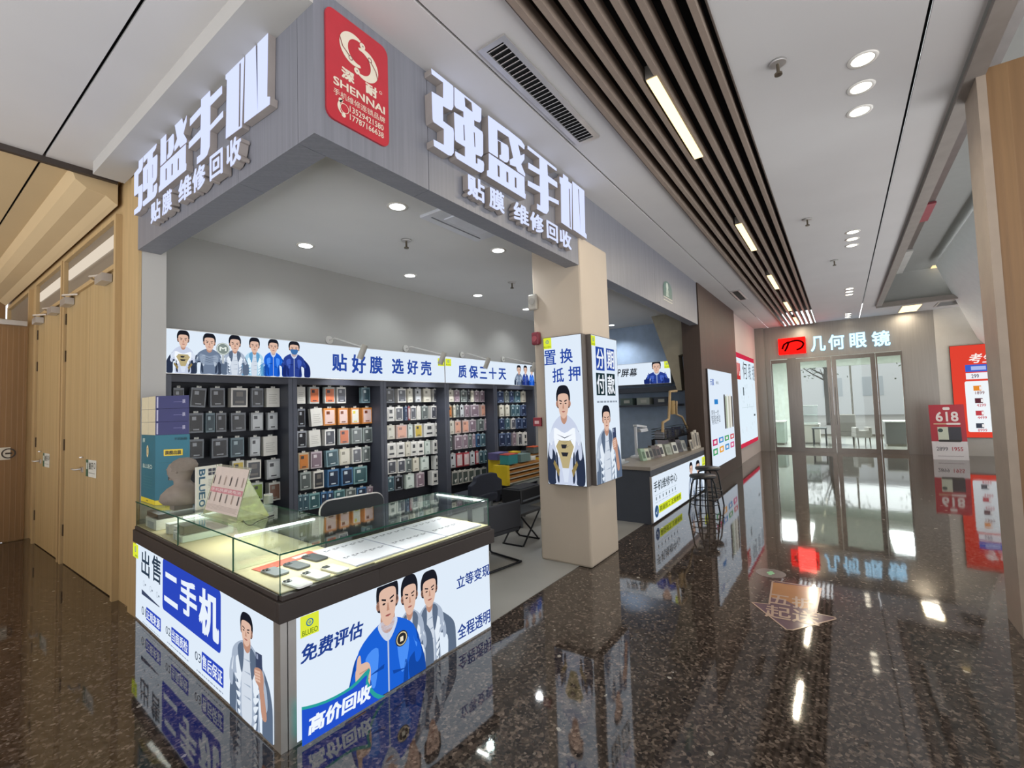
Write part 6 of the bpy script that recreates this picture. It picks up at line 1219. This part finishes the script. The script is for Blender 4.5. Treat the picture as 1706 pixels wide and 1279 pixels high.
C_ = BRr.uv(*Z5b((264, 290))); mb = MB(); BRr.poly(mb, rrect(C_[0], BRr.uv(*Z5b((285, 546)))[1], b_[0]-.05, C_[1], .04), 2, film('#eaf0f4')); mb.build('white_list_panel', None, t)
for q, (x, y, c_, st) in enumerate(((308, 312, '#e08a30', '1899'), (316, 375, '#5a2f38', '4299'), (320, 438, '#b8424a', '4499'), (322, 502, '#3e4450', '8999'))):
    mb = MB(); A_ = BRr.uv(*Z5b((x, y))); B_ = BRr.uv(*Z5b((x+42, y+24))); BRr.rect(mb, (A_[0], B_[1]), (B_[0], A_[1]), 3, film(c_)); BRr.rect(mb, (A_[0]+.1, B_[1]+.02), (A_[0]+.15, A_[1]-.02), 4, film('#e9e6e6')); mb.build('printed_product', None, t)
    mb = MB(); BRr.ptext(mb, st, Z5b((x+10, y+28)), Z5b((x+58, y+42)), 3, film('#c04450' if q else '#7a3c40'), .02); mb.build('price', None, t)
X6 = 14.15; l0 = onx(1555, 764, X6).y; l1 = onx(1615, 764, X6).y; h6 = onx(1550, 674, X6).z; V6 = Vector((.12, 0, 1)).normalized(); B6 = Board((X6, l0, .0), (0, -1, 0), Vector((-1, 0, .12)), V6)
t = thing('promotion_board', 'standing red and white 618 promotion board before the right wall', 'sign board', (X6, (l0+l1)/2, 0)); w = l0-l1
MB().obox(B6.at(0, .0), B6.U*w, B6.V*h6, -B6.N*.02).build('board', flat('#a3303c', .4), t)
MB().tube([(X6+.18, l0-.1, h6*.8), (X6+.45, l0-.1, 0)], .012, black_met, 6).build('back_leg', None, t); MB().tube([(X6+.18, l1+.1, h6*.8), (X6+.45, l1+.1, 0)], .012, black_met, 6).build('back_leg', None, t)
red6 = flat('#b02f3c', .4); wh6 = flat('#dcd6d6', .4); mb = MB(); B6.rect(mb, (0, h6*.33), (w, h6), 1, red6); B6.rect(mb, (0, 0), (w, h6*.33), 1, wh6); mb.build('printed_face', None, t)
mb = MB(); B6.text(mb, '618', (w*.18, h6*.87), (w*.82, h6*.69), 2, flat('#eadfda'), .06); B6.rect(mb, (w*.1, h6*.64), (w*.48, h6*.655), 2, flat('#d8c9a0')); B6.poly(mb, rrect(w*.46, h6*.63, w*.86, h6*.665, h6*.015), 2, flat('#eadfda')); B6.poly(mb, rrect(w*.4, h6*.9, w*.6, h6*.955, h6*.02), 2, flat('#eadfda')); mb.build('lettering', None, t)
mb = MB(); B6.rect(mb, (w*.2, h6*.34), (w*.5, h6*.59), 2, flat('#c9cdb9')); B6.rect(mb, (w*.5, h6*.34), (w*.86, h6*.59), 2, flat('#3b3a42')); B6.disc(mb, (w*.28, h6*.53), h6*.035, 3, flat('#3c4c48')); B6.poly(mb, rrect(w*.2, h6*.32, w*.84, h6*.36, h6*.018), 4, flat('#2c2a28')); mb.build('printed_phone', None, t)
mb = MB(); B6.text(mb, '2899', (w*.12, h6*.23), (w*.44, h6*.16), 2, flat('#5d5a62'), .02); mb.build('price', None, t); mb = MB(); B6.text(mb, '1955', (w*.56, h6*.23), (w*.86, h6*.16), 2, flat('#b03440'), .03); mb.build('price', None, t)
mb = MB(); greek(B6, mb, (0, 0), (0, 0), 0, 2, wh6) if 0 else [B6.rect(mb, (w*(.14+.12*q), h6*.06), (w*(.22+.12*q), h6*.075), 2, flat('#8a7f84')) for q in range(0)]; [B6.rect(mb, (w*.14, h6*.06), (w*.86, h6*.07), 2, flat('#a59a9e'))]; mb.build('small_print', None, t)

# ================================================================ FLOOR STICKERS
def P0_(px, py): return onz(px, py, .0)
ZF = za((1240, 920), 8.528)
out = [(105, 710), (355, 740), (340, 625), (400, 420), (440, 405), (1085, 520), (1075, 870), (1030, 870), (1290, 930), (1295, 950), (690, 1105), (600, 1100)]
F_ = Board((0, 0, .0), (1, 0, 0), (0, 0, 1), (0, 1, 0)); fu = lambda l: [F_.uv(*ZF(p_)) for p_ in l]
o_ = fu([(105, 710), (355, 738), (400, 418), (440, 408), (1090, 510), (1015, 865), (1285, 925), (1295, 950), (690, 1105), (600, 1100)])
t = thing('floor_sticker', 'arrow shaped amber and purple floor sticker with outlined characters', 'floor sticker', F_.at(*o_[0])); MB().prism([[F_.at(u, v, .3) for u, v in o_]], (0, 0, .0008)).build('sheet', mat('mauve_vinyl', '#5c4650', .12, var=.05), t)
mb = MB(); F_.poly(mb, fu([(375, 640), (405, 425), (1085, 515), (1020, 780), (820, 800), (560, 670)]), 1.2, mat('amber_vinyl', '#9a6c40', .12, var=.15, scale=3)); mb.build('amber_field', None, t)
mb = MB(); F_.band(mb, o_+[o_[0]], .012, 1.8, mat('pale_vinyl_line', '#a88f7e', .15)); mb.build('outline', None, t)
cen = F_.uv(*ZF((670, 800))); dirv = (Vector(F_.uv(*ZF((640, 560))))-Vector(F_.uv(*ZF((640, 1000))))).normalized(); rt = Vector((dirv.y, -dirv.x)); BF = Board(F_.at(cen[0], cen[1], 0), (rt.x, rt.y, 0), (0, 0, 1), (dirv.x, dirv.y, 0)); pv = mat('pale_vinyl_line', '#a88f7e', .15)
ln = abs((Vector(F_.uv(*ZF((640, 600))))-Vector(F_.uv(*ZF((640, 980))))).length); mb = MB()
BF.text(mb, '五折', (-.14, ln*.5), (.14, ln*.05), 2, pv, .02); BF.text(mb, '起送', (-.16, -ln*.0), (.16, -ln*.45), 2, pv, .02); mb.build('lettering', None, t)
dc = F_.uv(1284, 954.5); t = thing('floor_sticker', 'small round grey floor sticker with a green mark beyond the arrow', 'floor sticker', F_.at(*dc)); mb = MB(); F_.disc(mb, dc, .115, .8, mat('grey_vinyl', '#77706c', .12), 32); mb.build('disc', None, t); mb = MB(); F_.disc(mb, dc, .03, 1.3, flat('#6fae7c')); F_.rect(mb, (dc[0]-.05, dc[1]-.012), (dc[0]+.05, dc[1]+.012), 1.4, flat('#6fae7c')); mb.build('green_mark', None, t)

# ================================================================ STOOLS
def stool(px, ptop, pbase, label):
    p_ = onz(px, pbase, 0); h = onp(px, ptop, p_, Vector((p_.x, p_.y, 0)).normalized()).z; t = thing('bar_stool', label, 'stool', p_, 'stools before the repair counter')
    MB().lathe([(.16, h-.035), (.17, h-.02), (.165, h), (.001, h)], p_.x, p_.y, 0).build('seat', black_p, t)
    for q in range(4):
        a = .5+q*math.pi/2; c_, s_ = math.cos(a), math.sin(a)
        MB().tube([(p_.x+c_*.06, p_.y+s_*.06, h-.04), (p_.x+c_*.12, p_.y+s_*.12, h-.06), (p_.x+c_*.145, p_.y+s_*.145, h-.12), (p_.x+c_*.20, p_.y+s_*.20, .0)], .011, black_met).build('leg', None, t)
    for z, r in ((h*.28, .185), (h*.42, .175)): MB().tube([(p_.x+math.cos(k*.2618)*r, p_.y+math.sin(k*.2618)*r, z) for k in range(24)], .006, black_met, 6, True).build('ring', None, t)
    return t
stool(1174, 791, 856, 'black backless stool nearest the camera before the repair counter'); stool(1182, 778, 842, 'black backless stool just behind the nearer one by the repair counter')

# ================================================================ INSIDE THE SHOP
def sled(label, O, ang, w, zs, zt_, name='sled_chair'):
    O = Vector(O); t = thing(name, label, 'chair', O); A_ = Vector((math.cos(ang), math.sin(ang), 0)); B_ = Vector((-A_.y, A_.x, 0)); up = Vector((0, 0, 1)); d = w*.95
    for q in (-1, 1): s_ = O+B_*(q*w/2); MB().tube([s_+up*zt_, s_+up*(zs+.04), s_+A_*.03+up*zs, s_+A_*d+up*zs, s_+A_*(d+.03)+up*(zs-.04), s_+A_*(d+.03)+up*.03, s_+A_*d+up*.016, s_+up*.016], .011, black_met).build('side_frame', None, t)
    MB().tube([O+B_*w/2+up*.016, O-B_*w/2+up*.016], .011, black_met).build('cross_bar', None, t)
    MB().obox(O-B_*w*.49+up*(zs+.012), A_*d, B_*w*.98, up*.04).build('seat', mat('black_leatherette', '#11141d', .55), t, .01); MB().obox(O-B_*w*.5-A_*.02+up*(zs+.05), A_*.035, B_*w, up*(zt_-zs-.05)).build('backrest', mat('black_leatherette', '#11141d', .55), t, .012)
    return t
pc = onz(858, 932, .0); sled('black cantilever chair behind the right end of the glass counter', (3.45, 2.62, .004), math.radians(80), .44, .30, .60)
po = ony(588, 840, 2.95); topz = ony(588, 827, 2.95).z
vc = sled('black chair with a rounded metal framed back behind the glass counter', (po.x, 2.95, .004), math.radians(80), .46, .40, topz-.05, 'visitor_chair')
bk = [o for o in vc.children if o.name.startswith('backrest')][0]; me_ = bk.data; bpy.data.objects.remove(bk); Av = Vector((math.cos(math.radians(80)), math.sin(math.radians(80)), 0)); Bv = Vector((-Av.y, Av.x, 0)); Oc = Vector((po.x, 2.95, .004))
rp_ = rrect(-.24, .45, .24, topz, .07, 5); MB().prism([[Oc+Bv*u+Vector((0, 0, v-.004))-Av*.015 for u, v in rp_]], Av*.03).build('backrest', mat('black_leatherette', '#11141d', .55), vc); MB().tube([Oc+Bv*u+Vector((0, 0, v-.004)) for u, v in rp_], .009, alu, 6, True).build('back_frame', alu, vc)
# office chair
yo = 3.35; co_ = ony(812, 800, yo); zt_ = ony(812, 789, yo).z; wo = abs(ony(838, 800, yo).x-ony(787, 800, yo).x)
t = thing('office_chair', 'dark blue black office chair with a high shaped back by the shelves', 'chair', (co_.x, yo, .004)); lea = mat('navy_mesh_fabric', '#171c2b', .8); O = Vector((co_.x, yo, .004))
sh = [(-.5, 0), (-.5, .55), (-.36, .72), (-.33, .92), (-.2, 1.0), (.2, 1.0), (.33, .92), (.36, .72), (.5, .55), (.5, 0)]
MB().prism([[(O.x+u*wo, yo, .52+v*(zt_-.52)) for u, v in sh]], (0, .06, 0)).build('backrest', lea, t, .01); MB().box(O.x-wo*.48, O.x+wo*.48, yo+.06, yo+.5, .40, .49).build('seat', lea, t, .02); MB().tube([(O.x, yo+.28, .4), (O.x, yo+.28, .09)], .03, black_met).build('gas_stem', None, t)
for q in range(5): a = q*1.257; MB().tube([(O.x, yo+.28, .09), (O.x+math.cos(a)*.28, yo+.28+math.sin(a)*.28, .06)], .018, black_met, 6).build('star_leg', None, t); MB().ball((O.x+math.cos(a)*.28, yo+.28+math.sin(a)*.28, .034), .028, .028, .028, black_p, 10, 6).build('castor', None, t)
# folding stool
ps = Vector((4.25, 2.98, .004)); t = thing('folding_stool', 'black folding stool with crossed legs just left of the pillar', 'stool', ps); zs = .33; A_ = Vector((1, 0, 0)); 
MB().box(ps.x-.22, ps.x+.22, ps.y-.15, ps.y+.15, zs, zs+.03).build('seat', black_p, t, .01)
for y in (-.13, .13):
    for q in (-1, 1): MB().tube([(ps.x-q*.17, ps.y+y+.012*q, zs), (ps.x+q*.17, ps.y+y+.012*q, .012)], .010, black_met, 6).build('leg', None, t)
for q in (-1, 1): MB().tube([(ps.x+q*.17, ps.y-.13, .012), (ps.x+q*.17, ps.y+.13, .012)], .010, black_met, 6).build('foot_bar', None, t)
# work desk with yellow bin racks at the far end of the shelves
dx0 = ony(836, 800, 3.95).x
t = thing('work_desk', 'pale work desk loaded with repair goods before the last shelf bay', 'desk', (6.1, 4.0, 0)); MB().box(5.25, 7.2, 3.72, 4.28, .40, .43).build('worktop', flat('#8d9494'), t)
for a in (5.3, 7.15):
    for b in (3.76, 4.24): MB().box(a-.02, a+.02, b-.02, b+.02, .004, .4).build('leg', flat('#6b7072'), t)
yel = mat('yellow_plastic', '#d2b41e', .45); amb = mat('amber_slat', '#a8743a', .5)
def rack(x0, x1, y, z0, z1, label, rows):
    t = thing('bin_rack', label, 'rack', (x0, y, z0), 'yellow bin racks'); MB().box(x0, x0+.06, y, y+.24, z0, z1).build('end_panel', yel, t); MB().box(x1-.06, x1, y, y+.24, z0, z1).build('end_panel', yel, t); MB().box(x0+.06, x1-.06, y+.2, y+.24, z0, z1).build('back_panel', flat('#4c3526'), t)
    for r in range(rows): z = z0+(z1-z0)*(r+.15)/rows; MB().box(x0+.06, x1-.06, y+.01, y+.20, z, z+.008).build('shelf_slat', flat('#cfc9bb'), t); MB().box(x0+.07, x1-.07, y+.03, y+.2, z+.012, z+(z1-z0)/rows*.6).build('sheet_stack', amb, t)
ra = ony(829, 795, 4.30); rb = ony(829, 766, 4.30)
rack(ony(829, 780, 4.30).x, 7.0, 4.46-.22, .46, rb.z, 'upper yellow ended rack of amber trays below the last shelf bay', 5)
rack(ony(846, 825, 3.74).x, ony(846, 825, 3.74).x+1.0, 3.74, .4345, .70, 'lower yellow ended rack of amber trays on the work desk', 4)
def gbox(name, label, px, py, y, w, d, h, col, cat='box', lid=None, grp='goods on the work desk', zb=None):
    p_ = ony(px, py, y); z = zb if zb is not None else p_.z; t = thing(name, label, cat, (p_.x, y, z), grp); MB().box(p_.x, p_.x+w, y, y+d, z, z+h).build('body', flat(col), t); MB().box(p_.x-.004, p_.x+w+.004, y-.004, y+d, z+h, z+h+.012).build('lid', flat(lid or col), t)
rt_ = rb.z+.002
gbox('goods_box', 'purple grey bag shaped box on the upper yellow rack', 829, 762, 4.26, .28, .18, .09, '#55507a', lid='#625c86', zb=rt_)
gbox('goods_box', 'yellow box on the upper yellow rack', 858, 762, 4.26, .16, .15, .07, '#c9ae20', zb=rt_)
gbox('goods_box', 'pale box on the upper yellow rack', 838, 760, 4.26, .18, .15, .15, '#b5b3a4', zb=rt_) if 0 else None
gbox('goods_box', 'dark grey box on the upper yellow rack', 869, 762, 4.26, .22, .16, .05, '#3b4140', zb=rt_)
gbox('goods_box', 'orange topped box at the right of the upper rack', 890, 762, 4.26, .22, .16, .10, '#6a706c', lid='#c8552c', zb=rt_)
gbox('goods_box', 'teal and red box standing on the lower yellow rack', 848, 790, 3.78, .22, .15, .13, '#2f8084', lid='#b8483c', zb=.702)
gbox('goods_box', 'clear grey box beside the teal one on the lower rack', 869, 798, 3.78, .25, .15, .10, '#6d8480', zb=.702)
p_ = ony(884, 788, 3.85); t = thing('tape_roll', 'white tape roll lying on the lower rack near the pillar', 'tape', (p_.x, 3.85, .702), 'goods on the work desk'); MB().lathe([(.09, 0), (.09, .05), (.05, .05), (.05, 0)], p_.x, 3.86, .702, cap=False).build('roll', flat('#cfcdc4'), t)
p_ = ony(870, 838, 3.3); t = thing('printer', 'black compact printer on a low stand beside the pillar', 'printer', (5.0, 3.3, .2)); x = ony(868, 830, 3.3).x; zb = ony(868, 841, 3.3).z; zt2 = ony(868, 817, 3.3).z
MB().box(x, x+.5, 3.3, 3.6, zb, zt2).build('body', black_p, t, .01); MB().box(x+.04, x+.46, 3.296, 3.3, zb+.03, zb+.05).build('paper_slot', flat('#5a5f66'), t); MB().box(x+.03, x+.47, 3.34, 3.56, zt2, zt2+.01).build('lid', flat('#2c3038'), t)
t = thing('low_stand', 'low grey stand carrying the black printer', 'stand', (x+.25, 3.45, 0)); MB().box(x-.03, x+.53, 3.27, 3.63, zb-.03, zb-.002).build('top', flat('#4b4f52'), t)
for a in (x, x+.5):
    for b in (3.3, 3.6): MB().box(a-.012, a+.012, b-.012, b+.012, .004, zb-.03).build('leg', flat('#4b4f52'), t)
p_ = ony(752, 800, 4.52)
# low goods lying behind the counter on the third bay ledge
for i, (px, w, c_, wd) in enumerate(((650, .30, '#9aa19c', 'grey'), (668, .2, '#2b2b30', 'black'), (683, .14, '#c9c8c0', 'white'), (694, .2, '#8fa39a', 'mint'), (706, .14, '#b9b9b4', 'pale'))):
    q = ony(px, 838, 4.56); t = thing('accessory_pack', '%s accessory pack standing on the plinth of the third shelf bay' % wd, 'accessory', (q.x, 4.56, .202), 'packs on the shelf plinth'); q.x = [3.68, 3.92, 4.10, 4.22, 4.42][i]; w = [.22, .16, .10, .18, .12][i]; t.location = (q.x, 4.56, .102); MB().box(q.x, q.x+w, 4.56, 4.62, .102, .102+.24-.02*i).build('pack', flat(c_), t); MB().box(q.x+w*.2, q.x+w*.8, 4.557, 4.56, .16, .22).build('label', flat('#6f7577'), t)
